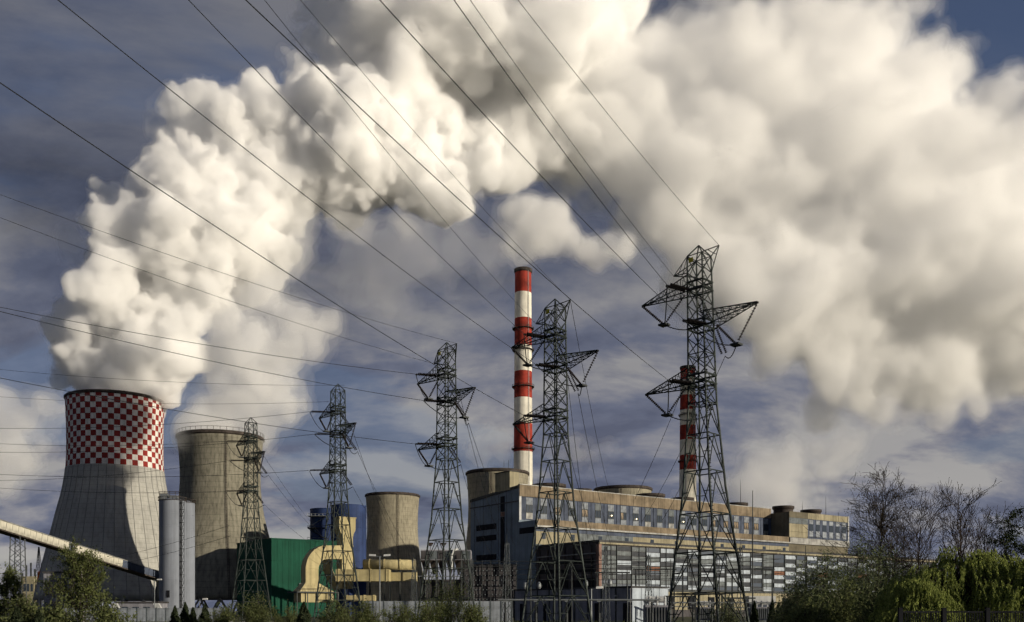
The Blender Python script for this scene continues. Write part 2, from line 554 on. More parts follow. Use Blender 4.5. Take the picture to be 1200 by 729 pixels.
# ------------------------------------------------------------------ cooling towers
def tower_mat(name, base, dark, band=None, rings=True, stain=0.5, ext=0.0):
    """Concrete shell: shutter joints, rain streaks; BAND = (z0, rows, row height, columns) paints a chequer."""
    m = bpy.data.materials.new(name)
    m.use_nodes = True
    t = m.node_tree
    L = t.links.new
    b = t.nodes['Principled BSDF']
    b.inputs['Roughness'].default_value = 0.88
    b.inputs['Specular IOR Level'].default_value = 0.2
    c = N(t, 'ShaderNodeTexCoord')
    s = N(t, 'ShaderNodeSeparateXYZ')
    L(c.outputs['Object'], s.inputs[0])
    ang = N(t, 'ShaderNodeMath', operation='ARCTAN2')
    L(s.outputs[1], ang.inputs[0])
    L(s.outputs[0], ang.inputs[1])
    # streaks live in (angle, z)
    cv = N(t, 'ShaderNodeCombineXYZ')
    sx = N(t, 'ShaderNodeMath', operation='COSINE')
    sy = N(t, 'ShaderNodeMath', operation='SINE')
    L(ang.outputs[0], sx.inputs[0])
    L(ang.outputs[0], sy.inputs[0])
    zs = N(t, 'ShaderNodeMath', operation='MULTIPLY', i_1=0.012)
    L(s.outputs[2], zs.inputs[0])
    L(sx.outputs[0], cv.inputs[0])
    L(sy.outputs[0], cv.inputs[1])
    L(zs.outputs[0], cv.inputs[2])
    n1 = N(t, 'ShaderNodeTexNoise', i_Scale=17.0, i_Detail=8.0, i_Roughness=0.66)
    L(cv.outputs[0], n1.inputs[0])
    n2 = N(t, 'ShaderNodeTexNoise', i_Scale=0.05, i_Detail=8.0, i_Roughness=0.6)
    L(c.outputs['Object'], n2.inputs[0])
    col = ramp(t, [(0.32, dark), (0.66, base)], n2.outputs[0])
    st = ramp(t, [(0.30, 1 - stain), (0.47, 1 - stain * 0.35), (0.60, 1.0)], n1.outputs[0])
    mm = N(t, 'ShaderNodeMix', data_type='RGBA', blend_type='MULTIPLY')
    mm.inputs[0].default_value = 1.0
    L(col.outputs[0], mm.inputs[6])
    L(st.outputs[0], mm.inputs[7])
    out = mm.outputs[2]
    # horizontal casting joints
    rz = N(t, 'ShaderNodeMath', operation='FRACT')
    rd = N(t, 'ShaderNodeMath', operation='MULTIPLY', i_1=1 / 2.6)
    L(s.outputs[2], rd.inputs[0])
    L(rd.outputs[0], rz.inputs[0])
    rj = ramp(t, [(0.0, 0.68), (0.12, 1.0)], rz.outputs[0])
    m2 = N(t, 'ShaderNodeMix', data_type='RGBA', blend_type='MULTIPLY')
    m2.inputs[0].default_value = 1.0
    L(out, m2.inputs[6])
    L(rj.outputs[0], m2.inputs[7])
    out = m2.outputs[2]
    if band:
        z0, rows, rh, cols = band
        fa = N(t, 'ShaderNodeMath', operation='MULTIPLY', i_1=cols / (2 * PI))
        L(ang.outputs[0], fa.inputs[0])
        fl = N(t, 'ShaderNodeMath', operation='FLOOR')
        L(fa.outputs[0], fl.inputs[0])
        zo = N(t, 'ShaderNodeMath', operation='SUBTRACT', i_1=z0)
        L(s.outputs[2], zo.inputs[0])
        zd = N(t, 'ShaderNodeMath', operation='DIVIDE', i_1=rh)
        L(zo.outputs[0], zd.inputs[0])
        zf = N(t, 'ShaderNodeMath', operation='FLOOR')
        L(zd.outputs[0], zf.inputs[0])
        ad = N(t, 'ShaderNodeMath', operation='ADD')
        L(fl.outputs[0], ad.inputs[0])
        L(zf.outputs[0], ad.inputs[1])
        md = N(t, 'ShaderNodeMath', operation='FLOORED_MODULO', i_1=2.0)
        L(ad.outputs[0], md.inputs[0])
        gt = N(t, 'ShaderNodeMath', operation='GREATER_THAN', i_1=0.5)
        L(md.outputs[0], gt.inputs[0])
        # faded paint, a little different from tile to tile
        wn = N(t, 'ShaderNodeTexWhiteNoise', noise_dimensions='2D')
        cw = N(t, 'ShaderNodeCombineXYZ')
        L(fl.outputs[0], cw.inputs[0])
        L(zf.outputs[0], cw.inputs[1])
        L(cw.outputs[0], wn.inputs[0])
        tr = ramp(t, [(0.0, 0.82), (1.0, 1.0)], wn.outputs[0])
        ck = N(t, 'ShaderNodeMix', data_type='RGBA')
        L(gt.outputs[0], ck.inputs[0])
        ck.inputs[6].default_value = (0.72, 0.70, 0.66, 1)
        ck.inputs[7].default_value = (0.25, 0.028, 0.024, 1)
        ct = N(t, 'ShaderNodeMix', data_type='RGBA', blend_type='MULTIPLY')
        ct.inputs[0].default_value = 1.0
        L(ck.outputs[2], ct.inputs[6])
        L(tr.outputs[0], ct.inputs[7])
        wear = ramp(t, [(0.30, 0.55), (0.46, 0.85), (0.60, 1.0)], n1.outputs[0])
        cw2 = N(t, 'ShaderNodeMix', data_type='RGBA', blend_type='MULTIPLY')
        cw2.inputs[0].default_value = 1.0
        L(ct.outputs[2], cw2.inputs[6])
        L(wear.outputs[0], cw2.inputs[7])
        ab = N(t, 'ShaderNodeMath', operation='GREATER_THAN', i_1=z0)
        L(s.outputs[2], ab.inputs[0])
        fin = N(t, 'ShaderNodeMix', data_type='RGBA')
        L(ab.outputs[0], fin.inputs[0])
        L(out, fin.inputs[6])
        L(cw2.outputs[2], fin.inputs[7])
        out = fin.outputs[2]
    L(out, b.inputs['Base Color'])
    bp = N(t, 'ShaderNodeBump', i_Strength=0.35, i_Distance=0.4)
    L(rj.outputs[0], bp.inputs['Height'])
    L(bp.outputs[0], b.inputs['Normal'])
    return m


def interp(prof, z):
    for (z0, r0), (z1, r1) in zip(prof, prof[1:]):
        if z0 <= z <= z1:
            u = (z - z0) / (z1 - z0)
            return r0 + (r1 - r0) * u
    return prof[-1][1] if z > prof[-1][0] else prof[0][1]


def smooth_prof(prof, n=28):
    """Catmull-Rom through (z, r)."""
    zs = [prof[0][0] + (prof[-1][0] - prof[0][0]) * i / n for i in range(n + 1)]
    out = []
    for z in zs:
        k = max(i for i in range(len(prof) - 1) if prof[i][0] <= z + 1e-9)
        p0, p1, p2, p3 = prof[max(k - 1, 0)], prof[k], prof[k + 1], prof[min(k + 2, len(prof) - 1)]
        u = (z - p1[0]) / (p2[0] - p1[0])
        m1 = (p2[1] - p0[1]) / max(p2[0] - p0[0], 1e-6) * (p2[0] - p1[0])
        m2 = (p3[1] - p1[1]) / max(p3[0] - p1[0], 1e-6) * (p2[0] - p1[0])
        h = (2 * u**3 - 3 * u**2 + 1) * p1[1] + (u**3 - 2 * u**2 + u) * m1 + (-2 * u**3 + 3 * u**2) * p2[1] + (u**3 - u**2) * m2
        out.append((z, h))
    return out


def cooling_tower(name, loc, prof, m, ribs=0, nleg=0, zleg=7.0, label='', rim=True, rail=False, group=None, ladder=None, rib_top=None, rib_mat=None):
    root = empty(name, loc)
    tag(root, label, 'cooling tower', group)
    sp = smooth_prof(prof)
    zt, rt = sp[-1]
    pr = [(r, z) for z, r in sp]
    inner = [(r - 0.7, z) for z, r in reversed(sp)]
    MB().lathe(pr + inner, 128, closed=True).build('shell', m, root, smooth=True)
    if rim:
        MB().lathe([(rt - 0.9, zt + 0.02), (rt + 0.55, zt + 0.02), (rt + 0.55, zt - 0.9), (rt + 0.02, zt - 1.3), (rt + 0.02, zt + 0.5), (rt - 0.9, zt + 0.5)], 96).build('rim', M['rust'], root)
    if ribs:
        top = rib_top or zt - 1
        mb = MB()
        zz_ = [zleg + 0.2 + (top - zleg - 0.2) * i / 18 for i in range(19)]
        vs, fs = [], []
        for z in zz_:
            r = interp(sp, z)
            vs += [(r - 0.05, -0.2, z), (r + 0.2, -0.14, z), (r + 0.2, 0.14, z), (r - 0.05, 0.2, z)]
        for i in range(18):
            for k in range(3):
                fs.append((i * 4 + k, i * 4 + k + 1, i * 4 + k + 5, i * 4 + k + 4))
        rib = mb.add(vs, fs).mesh('rib', rib_mat or m)
        for k in range(ribs):
            link('rib', rib, root, mat=Matrix.Rotation(2 * PI * (k + 0.37) / ribs, 4, 'Z'))
    if nleg:
        r1, r0 = interp(sp, zleg) - 0.4, interp(sp, zleg) + 2.6
        da = PI / nleg
        leg = MB()
        leg.tube([(r0, 0, 0), (r1 * math.cos(da), r1 * math.sin(da), zleg + 0.3)], 0.45, 6)
        leg.tube([(r0, 0, 0), (r1 * math.cos(da), -r1 * math.sin(da), zleg + 0.3)], 0.45, 6)
        lm = leg.mesh('leg', m)
        for k in range(nleg):
            link('leg', lm, root, mat=Matrix.Rotation(2 * PI * k / nleg, 4, 'Z'))
        MB().lathe([(r0 + 1.5, 0), (r0 + 1.5, 1.4), (r0 + 1.0, 1.4), (r0 + 1.0, 0)], 64).build('basin_wall', m, root)
    if rail:
        n = 44
        post = MB().box(-0.07, 0.07, -0.07, 0.07, 0, 1.5).mesh('rail_post', M['rust'])
        for k in range(n):
            t = 2 * PI * k / n
            link('rail_post', post, root, (rt + 0.2) * Vector((math.cos(t), math.sin(t), 0)) + Vector((0, 0, zt + 0.5)))
        MB().lathe([(rt + 0.14, zt + 1.9), (rt + 0.26, zt + 1.9), (rt + 0.26, zt + 2.05), (rt + 0.14, zt + 2.05)], 96, closed=True).build('handrail', M['rust'], root)
    if ladder is not None:
        ca, sa = math.cos(ladder), math.sin(ladder)
        mb = MB()
        zz_ = [8 + (zt - 8) * i / 24 for i in range(25)]
        for off in (-0.35, 0.35):
            mb.tube([((interp(sp, z) + 0.5) * ca - off * sa, (interp(sp, z) + 0.5) * sa + off * ca, z) for z in zz_], 0.12, 4)
        for i in range(60):
            z = 8 + (zt - 8) * i / 59
            r = interp(sp, z) + 0.5
            mb.tube([(r * ca + 0.35 * sa, r * sa - 0.35 * ca, z), (r * ca - 0.35 * sa, r * sa + 0.35 * ca, z)], 0.07, 4)
        tag(mb.build('ladder', M['rust'], root), kind='stuff')
    return root


def prof_px(rows, Y, co=1.0):
    """(photo row, half-width in px) -> (z, r) at depth Y, bottom first."""
    rt = rows[0][1] * Y / F * co      # the near side of the rim is what one sees
    return sorted(((CAMZ + (YH - y) * (Y - rt) / F, r * Y / F * co) for y, r in rows))


Y1 = 540
c1 = P(135.5, YH, Y1); c1.z = 0
zb = CAMZ + (YH - 543) * (Y1 - 26) / F
zt1 = CAMZ + (YH - 457) * (Y1 - 26) / F
p1_ = prof_px([(457, 58.5), (500, 57.0), (541, 57.8), (570, 62.0), (594, 68), (639, 79), (672, 87), (703, 94)], Y1, 0.925)
tm1 = tower_mat('chequered tower concrete', (0.38, 0.375, 0.345), (0.29, 0.288, 0.27), (zb, 13, (zt1 - zb) / 13, 52), stain=0.28)
rib_c = mat('dark rib concrete', (0.23, 0.23, 0.22), 0.9, 0.2, 0.1)
T1 = cooling_tower('cooling_tower', c1, p1_, tm1, ribs=40, nleg=26, zleg=p1_[0][0], rib_top=zb - 0.3, rib_mat=rib_c,
                   label='tall concrete cooling tower with a red and white checkered top band', group='cooling towers')
Y2 = 461
c2 = P(258.5, YH, Y2); c2.z = 0
p2_ = prof_px([(504, 51), (530, 48.2), (560, 47.4), (585, 49.6), (604, 53), (628, 59), (657, 67), (702, 78)], Y2, 0.957)
tm2 = tower_mat('stained tower concrete', (0.235, 0.222, 0.175), (0.165, 0.155, 0.12), stain=0.6)
cooling_tower('cooling_tower', c2, p2_, tm2, ribs=0, nleg=22, zleg=p2_[0][0], rail=True, ladder=-1.15,
              label='unpainted brown stained cooling tower between the checkered tower and the green hall', group='cooling towers')
tm3 = tower_mat('small tower concrete', (0.30, 0.275, 0.205), (0.215, 0.195, 0.145), stain=0.55)
small = [(0, 25.5), (8, 23), (22, 19.6), (36, 17.0), (50, 15.6), (62, 15.5), (75, 16.4)]
for px, Y, lab in ((460, 640, 'small weathered cooling tower standing alone right of the navy blue vessels'),
                   (583, 515, 'cooling tower half hidden behind the grey end wall of the power station'),
                   (730, 561, 'cooling tower whose low top shows above the long roof of the power station')):
    c = P(px, YH, Y); c.z = 0
    k = 1.063 if px == 460 else 0.985 if px != 583 else (CAMZ + (YH - 549.5) * (Y - 16) / F) / 75
    cooling_tower('cooling_tower', c, [(z * k, r * (1.09 if px == 460 else 1.02)) for z, r in small], tm3, ladder=-1.25 if px == 460 else -1.75, label=lab, group='cooling towers')


# ------------------------------------------------------------------ chimneys
def chimney(px, Y, ytop, r_top, r_bot, bands, galleries, label):
    c = P(px, YH, Y); c.z = 0
    root = empty('chimney', c)
    tag(root, label, 'chimney', 'striped chimneys')
    zt = CAMZ + (YH - ytop) * Y / F
    zy = lambda y: CAMZ + (YH - y) * Y / F
    R = lambda z: r_bot + (r_top - r_bot) * min(1, z / zt)
    edges = [0] + [zy(y) for y in bands] + [zt]
    edges = sorted(edges)
    n = len(edges) - 1
    for i in range(n):
        z0, z1 = edges[i], edges[i + 1]
        red = (n - 1 - i) % 2 == 0
        MB().lathe([(R(z0), z0), (R(z1), z1)], 40).build('painted_band', M['red'] if red else CHW, root, smooth=True)
    MB().lathe([(R(zt) - 0.8, zt - 4), (R(zt) - 0.8, zt), (R(zt) + 0.5, zt), (R(zt) + 0.5, zt - 1.6), (R(zt) + 0.02, zt - 2.2)], 40).build('cap', M['rust'], root)
    for y in galleries:
        z = zy(y)
        g = MB()
        r = R(z)
        g.lathe([(r + 0.05, z), (r + 1.3, z), (r + 1.3, z + 0.25), (r + 0.05, z + 0.25)], 40, closed=True)
        g.lathe([(r + 1.18, z + 1.0), (r + 1.3, z + 1.0), (r + 1.3, z + 1.2), (r + 1.18, z + 1.2)], 40, closed=True)
        for k in range(20):
            t = 2 * PI * k / 20
            x, yy = (r + 1.24) * math.cos(t), (r + 1.24) * math.sin(t)
            g.box(x - 0.06, x + 0.06, yy - 0.06, yy + 0.06, z + 0.25, z + 1.1)
            g.tube([((r + 0.05) * math.cos(t), (r + 0.05) * math.sin(t), z - 1.2), ((r + 1.2) * math.cos(t), (r + 1.2) * math.sin(t), z)], 0.08, 4)
        g.build('gallery', M['rust'], root)
    lad = MB()
    a = -0.95
    for off in (-0.045, 0.045):
        lad.tube([((R(z) + 0.35) * math.cos(a + off), (R(z) + 0.35) * math.sin(a + off), z) for z in (4, zt - 1)], 0.10, 4)
    for i in range(90):
        z = 4 + (zt - 5) * i / 89
        lad.tube([((R(z) + 0.35) * math.cos(a + o_), (R(z) + 0.35) * math.sin(a + o_), z) for o_ in (-0.045, 0.045)], 0.06, 4)
    tag(lad.build('ladder', M['galv'], root), kind='stuff')
    return root


CHW = mat('sooty white chimney paint', (0.70, 0.67, 0.58), 0.75, 0.18, 0.12, streak=0.25)
chimney(613, 558, 316, 4.75, 6.1, [344, 374, 406, 436, 467, 497, 530], [386, 411, 454, 527], 'taller red and white banded chimney rising behind the power station corner')
chimney(806, 783, 430, 6.0, 7.8, [446, 464, 481, 499, 516, 534, 551], [452, 487, 541], 'shorter red and white banded chimney seen through the tallest pylon')

# ------------------------------------------------------------------ the power station: a frame along its long facade
BO = Vector((3.0, 420.0, 0))
BD = Vector((0.806, 0.592, 0))
BN = Vector((0.592, -0.806, 0))
BM = Matrix(((BD.x, -BN.x, 0, BO.x), (BD.y, -BN.y, 0, BO.y), (0, 0, 1, 0), (0, 0, 0, 1)))   # local x along facade, y into the building


def framed(name, label, cat, group=None):
    o = empty(name)
    o.matrix_world = BM
    tag(o, label, cat, group)
    return o


ps = framed('power_station', 'long stepped power station building with a glazed upper storey and ochre parapet', 'power station')
D0 = 38.0
RE = 171.0          # where the facade steps out
# main block: end wall at x=0 falls towards the back
mb = MB()
mb.hexa([(0, 0, 0), (RE, 0, 0), (RE, D0, 0), (0, D0, 0), (0, 0, 57.4), (RE, 0, 57.4), (RE, D0, 54.4), (0, D0, 54.4)])
mb.build('wall', M['grey_clad'], ps)
# end wall trim
t = MB()
t.hexa([(-0.35, -0.1, 56.6), (-0.05, -0.1, 56.6), (-0.05, D0, 53.6), (-0.35, D0, 53.6), (-0.35, -0.1, 57.9), (-0.05, -0.1, 57.9), (-0.05, D0, 54.9), (-0.35, D0, 54.9)])
t.build('end_parapet', M['steel'], ps)
MB().box(-0.25, -0.02, -0.1, D0, 50.6, 51.1).build('end_moulding', M['steel'], ps)
for y0, y1, z0, z1 in ((17, 33, 39.8, 42.3), (17, 33, 34.8, 37.2), (17, 33, 26.0, 28.4)):
    w = MB().box(-0.22, -0.03, y0, y1, z0, z1).build('window', M['louver'], ps)
    for k in range(5):
        yy = y0 + (y1 - y0) * (k + 0.5) / 5
        MB().box(-0.3, -0.23, yy - 0.06, yy + 0.06, z0, z1).build('mullion', M['steel'], w)
for z0, z1, mm in ((47.2, 54.0, 'louver'), (45.0, 47.0, 'pink'), (24, 44.8, 'louver')):
    MB().box(-0.22, -0.03, 10.6, 13.6, z0, z1).build('stair_window', M[mm], ps)
pan = MB().box(-0.10, -0.02, 0.0, 0.16, 0, 1).mesh('cladding_joint', M['steel'])
for yy in (5.0, 9.2, 15.2, 21, 27, 34.5):
    link('cladding_joint', pan, ps, mat=Matrix.Translation((0, yy, 10)) @ Matrix.Diagonal((1, 1, 45, 1)))
# front: white corner strip, parapet, glazed storey
MB().box(-0.05, 1.1, -0.45, -0.02, 42.6, 56.2).build('corner_strip', M['white'], ps)
for k in range(20):
    x0, x1 = RE * k / 20, RE * (k + 1) / 20 - 0.12
    MB().box(x0, x1, -0.6 - 0.04 * (k % 3), -0.02, 53.0, 58.0).build('parapet_panel', M['brown'], ps)
MB().box(0, RE, -0.75, 0.6, 58.02, 58.35).build('parapet_cap', M['ledge'], ps)
MB().box(1.2, RE, -0.25, -0.02, 42.8, 52.9).build('storey_wall', M['strip'], ps)
NB = 21
bay = (RE - 1.5) / NB
up = MB().box(0, 3.6, -0.42, -0.27, 49.6, 52.6).mesh('upper_panel', M['pale'])
lo = MB().box(0, 3.6, -0.42, -0.27, 43.2, 45.9).mesh('lower_panel', M['pale'])
up2 = MB().box(0, 3.6, -0.42, -0.27, 49.6, 52.6).mesh('upper_panel', M['mid_panel'])
lo2 = MB().box(0, 3.6, -0.42, -0.27, 43.2, 45.9).mesh('lower_panel', M['ledge'])
fr = MB()
for a, b_, c_, d_ in ((0, 3.6, 45.95, 46.2), (0, 3.6, 49.3, 49.55), (0, 0.2, 46.2, 49.3), (3.4, 3.6, 46.2, 49.3), (1.7, 1.9, 46.2, 49.3)):
    fr.box(a, b_, -0.46, -0.27, c_, d_)
frm = fr.mesh('frame', M['steel'])
pn = MB().box(0.2, 1.7, -0.36, -0.27, 46.2, 49.3).mesh('pane', M['glass'])
pw = MB().box(0.2, 1.7, -0.36, -0.27, 46.2, 49.3).mesh('pane', M['warm'])
lampm = MB().lathe([(0.01, -0.3), (0.22, -0.16), (0.3, 0.0), (0.22, 0.16), (0.01, 0.3)], 8).mesh('lamp', M['lampglow'])
lit = {6: 0.3, 8: -0.4, 12: 0.1}
for k in range(NB):
    x = 1.5 + bay * k + (bay - 3.6) / 2
    link('upper_panel', up if random.random() < 0.7 else up2, ps, (x, -0.05 * random.random(), 0))
    link('lower_panel', lo if random.random() < 0.65 else lo2, ps, (x, -0.05 * random.random(), 0))
    w = link('window', frm, ps, (x, 0, 0))
    warm = random.random() < 0.35
    link('pane', pw if warm else pn, w)
    link('pane', pw if warm and random.random() < .6 else pn, w, (1.7, 0, 0))
    if k in lit:
        link('lamp', lampm, ps, (x + 1.8, -0.95, 47.2 + lit[k]))
    MB().box(x + 3.6 + (bay - 3.6) / 2 - 0.25, x + 3.6 + (bay - 3.6) / 2 + 0.25, -0.5, -0.27, 42.8, 52.9).build('pilaster', M['strip'], ps)

# block in front, 12 m out
E1 = 12.0
MB().box(0, RE, -E1, -0.03, 0, 41.6).build('bunker_wall', M['grey_clad'], ps)
for k in range(18):
    x0, x1 = RE * k / 18, RE * (k + 1) / 18 - 0.1
    MB().box(x0, x1, -E1 - 0.5 - 0.05 * (k % 2), -E1 - 0.02, 39.4, 42.1).build('bunker_parapet', M['brown'], ps)
MB().box(0, RE, -E1 - 1.4, -E1 - 0.02, 38.6, 39.3).build('ledge', M['ledge'], ps)
MB().box(0.05, RE, -E1 - 0.25, -E1 - 0.02, 36.9, 38.55).build('metal_strip', M['strip'], ps)
for k in range(21):
    x0, x1 = RE * k / 21 + 0.05, RE * (k + 1) / 21
    MB().box(x0, x1, -E1 - 0.3, -E1 - 0.02, 31.2, 36.85).build('render_panel', M['cream'] if random.random() < 0.75 else M['mid_panel'], ps)
    if k % 2 == 0:
        MB().box(x0 + 3.0, x0 + 5.2, -E1 - 0.42, -E1 - 0.31, 33.6, 36.2).build('window', M['glass'], ps)
MB().box(-0.12, 0.0, -E1 + 0.4, -0.6, 36.2, 38.8).build('louver_panel', M['louver'], ps)
# stepped-out right end
X2 = 224.0
MB().box(RE + 0.02, X2, -E1 - 0.2, D0, 0, 55.6).build('end_block', M['olive'], ps)
for z0, z1, mm in ((49.5, 52.6, 'mid_panel'), (45.2, 49.4, 'cream'), (42.2, 45.1, 'cream')):
    MB().box(RE + 0.1, 187, -E1 - 0.55, -E1 - 0.22, z0, z1).build('front_panel', M[mm], ps)
MB().box(RE + 0.1, 187, -E1 - 0.5, -E1 - 0.22, 52.7, 55.9).build('front_panel', M['olive'], ps)
for k in range(5):
    MB().box(187.1 + 7.36 * k, 187.1 + 7.36 * (k + 1) - 0.1, -E1 - 0.6, -E1 - 0.22, 52.6, 55.9).build('parapet_panel', M['cream'], ps)
MB().box(187.1, X2, -E1 - 0.4, -E1 - 0.22, 40, 52.5).build('storey_wall', M['strip'], ps)
for k in range(6):
    x = 188.2 + 6.0 * k
    for z0, z1, mm in ((50.0, 52.2, 'pale'), (46.4, 49.8, 'glass'), (43.0, 46.2, 'pale')):
        MB().box(x, x + 3.4, -E1 - 0.58, -E1 - 0.42, z0, z1).build('window' if mm == 'glass' else 'upper_panel', M[mm], ps)
MB().box(X2 - 0.6, X2 + 0.3, -E1 - 0.8, -E1 + 0.6, 38, 56.2).build('corner_strip', M['white'], ps)
MB().box(RE + 0.05, X2, -E1 - 1.2, -E1 - 0.6, 38.6, 41.9).build('ledge', M['ledge'], ps)

# turbine hall, 53 m out, dressed in a chequer of panels and glazing
th = framed('turbine_hall', 'low turbine hall clad in a patchwork of white and slate panels', 'turbine hall')
E2, ZH = 53.0, 30.5
XH = 246.0
MB().box(0, XH, -E2, -E1 - 0.6, 0, 29.6).build('wall', M['dark_hall'], th)
MB().box(-0.4, XH, -E2 - 0.8, -E2 - 0.05, 29.0, 29.7).build('cornice', M['cream'], th)
MB().box(-0.4, XH, -E2 - 0.6, -E1 - 0.7, 29.72, 30.6).build('roof', M['roof'], th)
MB().box(-0.5, 0.9, -E2 - 0.5, -E2 + 1.3, 0, 28.95).build('corner_pillar', M['pink'], th)
for k, (a, b_) in enumerate(((-E2 + 3, -E2 + 17), (-E2 + 19, -E2 + 39))):
    for z0, z1 in ((21.8, 23.4), (18.2, 20.0), (12, 15.5)):
        MB().box(-0.25, -0.03, a, b_, z0, z1).build('louver_panel', M['louver'], th)
MB().box(-0.6, -0.05, -E2 + 1.5, -E1 - 2, 25.2, 25.6).build('cable_tray', M['galv'], th)
for k in range(7):
    yy = -E2 + 4 + k * 5.6
    MB().box(-0.5, -0.05, yy, yy + 0.35, 0, 28.8).build('steel_column', M['rust'], th)
NC, NR = 30, 9
cw, rh = (XH - 2) / NC, (28.6 - 11.6) / NR
names = {'white_panel': 'facade_panel', 'grey_panel': 'facade_panel', 'mid_panel': 'facade_panel', 'rust_panel': 'facade_panel', 'blueglass': 'glazing'}
pmesh = {}
rp = random.Random(5)
for key in names:
    for depth in (0.12, 0.2):
        pmesh[key, depth] = MB().box(0, cw - 0.35, -depth, 0, 0, rh - 0.22).mesh(names[key], M[key])
for c in range(NC):
    for r in range(NR):
        w = (c + r) % 2 == 0
        q = rp.random()
        if w:
            key = 'white_panel' if q < 0.56 else ('mid_panel' if q < 0.92 else 'blueglass')
        else:
            key = 'grey_panel' if q < 0.58 else ('blueglass' if q < 0.88 else 'mid_panel')
        if r == 4 and not w and q > 0.7:
            key = 'rust_panel'
        if c < 3 and r > 5:
            key = 'mid_panel' if w else 'grey_panel'
        depth = 0.2 if key in ('white_panel', 'rust_panel') else 0.12
        link(names[key], pmesh[key, depth], th, (1.2 + c * cw, -E2 - 0.02, 11.6 + r * rh))
col_ = MB().box(-0.14, 0.14, -0.5, 0, 0, 17.2).mesh('pilaster', M['steel'])
for c in range(1, NC):
    link('pilaster', col_, th, (1.2 + c * cw - 0.17, -E2 - 0.02, 11.5))
MB().box(1.2, XH, -E2 - 0.35, -E2 - 0.04, 10.6, 11.4).build('sill_band', M['steel'], th)
MB().box(1.2, XH, -E2 - 0.3, -E2 - 0.03, 3.0, 10.5).build('plinth_wall', M['cream'], th)
for k in range(18):
    x = 12 + k * 12.6
    MB().box(x, x + 4.2, -E2 - 0.42, -E2 - 0.32, 3.1, 8.5).build('bay_door', M['louver'], th)
# pipes and brackets along the upper facade
for k in range(14):
    x = 6 + k * 15.5
    MB().tube([(x, -E2 - 0.55, 11), (x, -E2 - 0.55, 29)], 0.14, 5).build('downpipe', M['steel'], th)

# things standing on the roof
def on_roof(x, y):
    return BM @ Vector((x, y, 0))


lh = framed('lift_house', 'cream lift house box on the roof corner beside the chimney', 'roof house')
MB().box(-0.4, 4.6, 6.2, 17.5, 56.4, 64.6).build('wall', M['cream'], lh)
MB().box(-0.7, 4.9, 5.9, 17.8, 64.62, 65.0).build('roof', M['roof'], lh)
MB().box(4.62, 4.75, 8, 9.4, 57.5, 60.5).build('door', M['steel'], lh)
for x, yy, h in ((1.0, 9, 5.0), (2.8, 15, 5.5)):
    MB().tube([(x, yy, 65), (x, yy, 65 + h)], 0.10, 5).build('mast', M['steel'], lh)


def roof_fan(x, y, r, label):
    o = empty('roof_ventilator')
    o.matrix_world = BM @ Matrix.Translation((x, y, 57.0))
    tag(o, label, 'roof ventilator', 'dark round ventilators along the roof')
    MB().lathe([(r * 0.9, 0), (r * 0.88, 1.6), (r, 2.6), (r, 3.7), (r * 0.93, 3.7), (r * 0.85, 1.6)], 32).build('housing', M['rust'], o)
    MB().lathe([(0.01, 2.9), (r * 0.2, 2.8), (r * 0.2, 2.2), (0.01, 2.2)], 12).build('hub', M['steel'], o)
    bl = MB()
    bl.add([(r * 0.15, -0.35, 2.5), (r * 0.85, -0.7, 2.5), (r * 0.85, 0.7, 2.7), (r * 0.15, 0.35, 2.7), (r * 0.15, -0.35, 2.45), (r * 0.85, -0.7, 2.45), (r * 0.85, 0.7, 2.65), (r * 0.15, 0.35, 2.65)],
           [(0, 1, 2, 3), (7, 6, 5, 4), (0, 4, 5, 1), (1, 5, 6, 2), (2, 6, 7, 3)])
    blm = bl.mesh('fan_blade', M['steel'])
    for k in range(6):
        link('fan_blade', blm, o, mat=Matrix.Rotation(PI / 3 * k, 4, 'Z'))


for x, y, r, lab in ((24, 9, 8.0, 'wide dark round roof ventilator nearest the striped chimney'), (47, 12, 4.5, 'small dark round roof ventilator just left of the low tower top'),
                     (88, 8, 7.5, 'dark round roof ventilator between the low tower top and the far chimney'), (112, 9, 6.0, 'dark round roof ventilator under the far chimney'),
                     (153, 8, 6.0, 'dark round roof ventilator left of the olive stair block'), (186, 3, 6.0, 'dark round roof ventilator right above the olive stair block'),
                     (215, 6, 6.0, 'dark round roof ventilator at the far end of the roof')):
    roof_fan(x, y, r, lab)


def rod(x, y, z0, h, label):
    p = on_roof(x, y)
    o = empty('lightning_rod', (p.x, p.y, z0))
    tag(o, label, 'lightning rod', 'thin rods on the power station roof')
    MB().tube([(0, 0, 0), (0, 0, h * 0.6), (0, 0, h)], [0.2, 0.14, 0.05], 5).build('rod', M['steel'], o)
    MB().lathe([(0.4, 0), (0.4, 0.4), (0.2, 0.5)], 8).build('foot', M['steel'], o)


for x, y, h, lab in ((149, 2, 15, 'tall thin rod on the roof left of the olive stair block'), (222, 1, 13, 'thin rod at the far right roof end'), (10, 3, 5, 'short rod by the near roof corner'),
                     (13, 3, 5, 'second short rod by the near roof corner'), (203, 3, 9, 'thin rod over the far glazed storey')):
    rod(x, y, 55.6 if x > 180 else 57.5, h, lab)



# ------------------------------------------------------------------ lattice pylons
BAR = MB().tube([(0, 0, 0), (0, 0, 1)], 1.0, 5, caps=False).mesh('brace', M['lattice'])


def bar(a, b, r, parent, name='brace'):
    a, b = Vector(a), Vector(b)
    d = b - a
    q = d.to_track_quat('Z', 'Y').to_matrix().to_4x4()
    return link(name, BAR, parent, mat=Matrix.Translation(a) @ q @ Matrix.Diagonal((r, r, d.length, 1)))


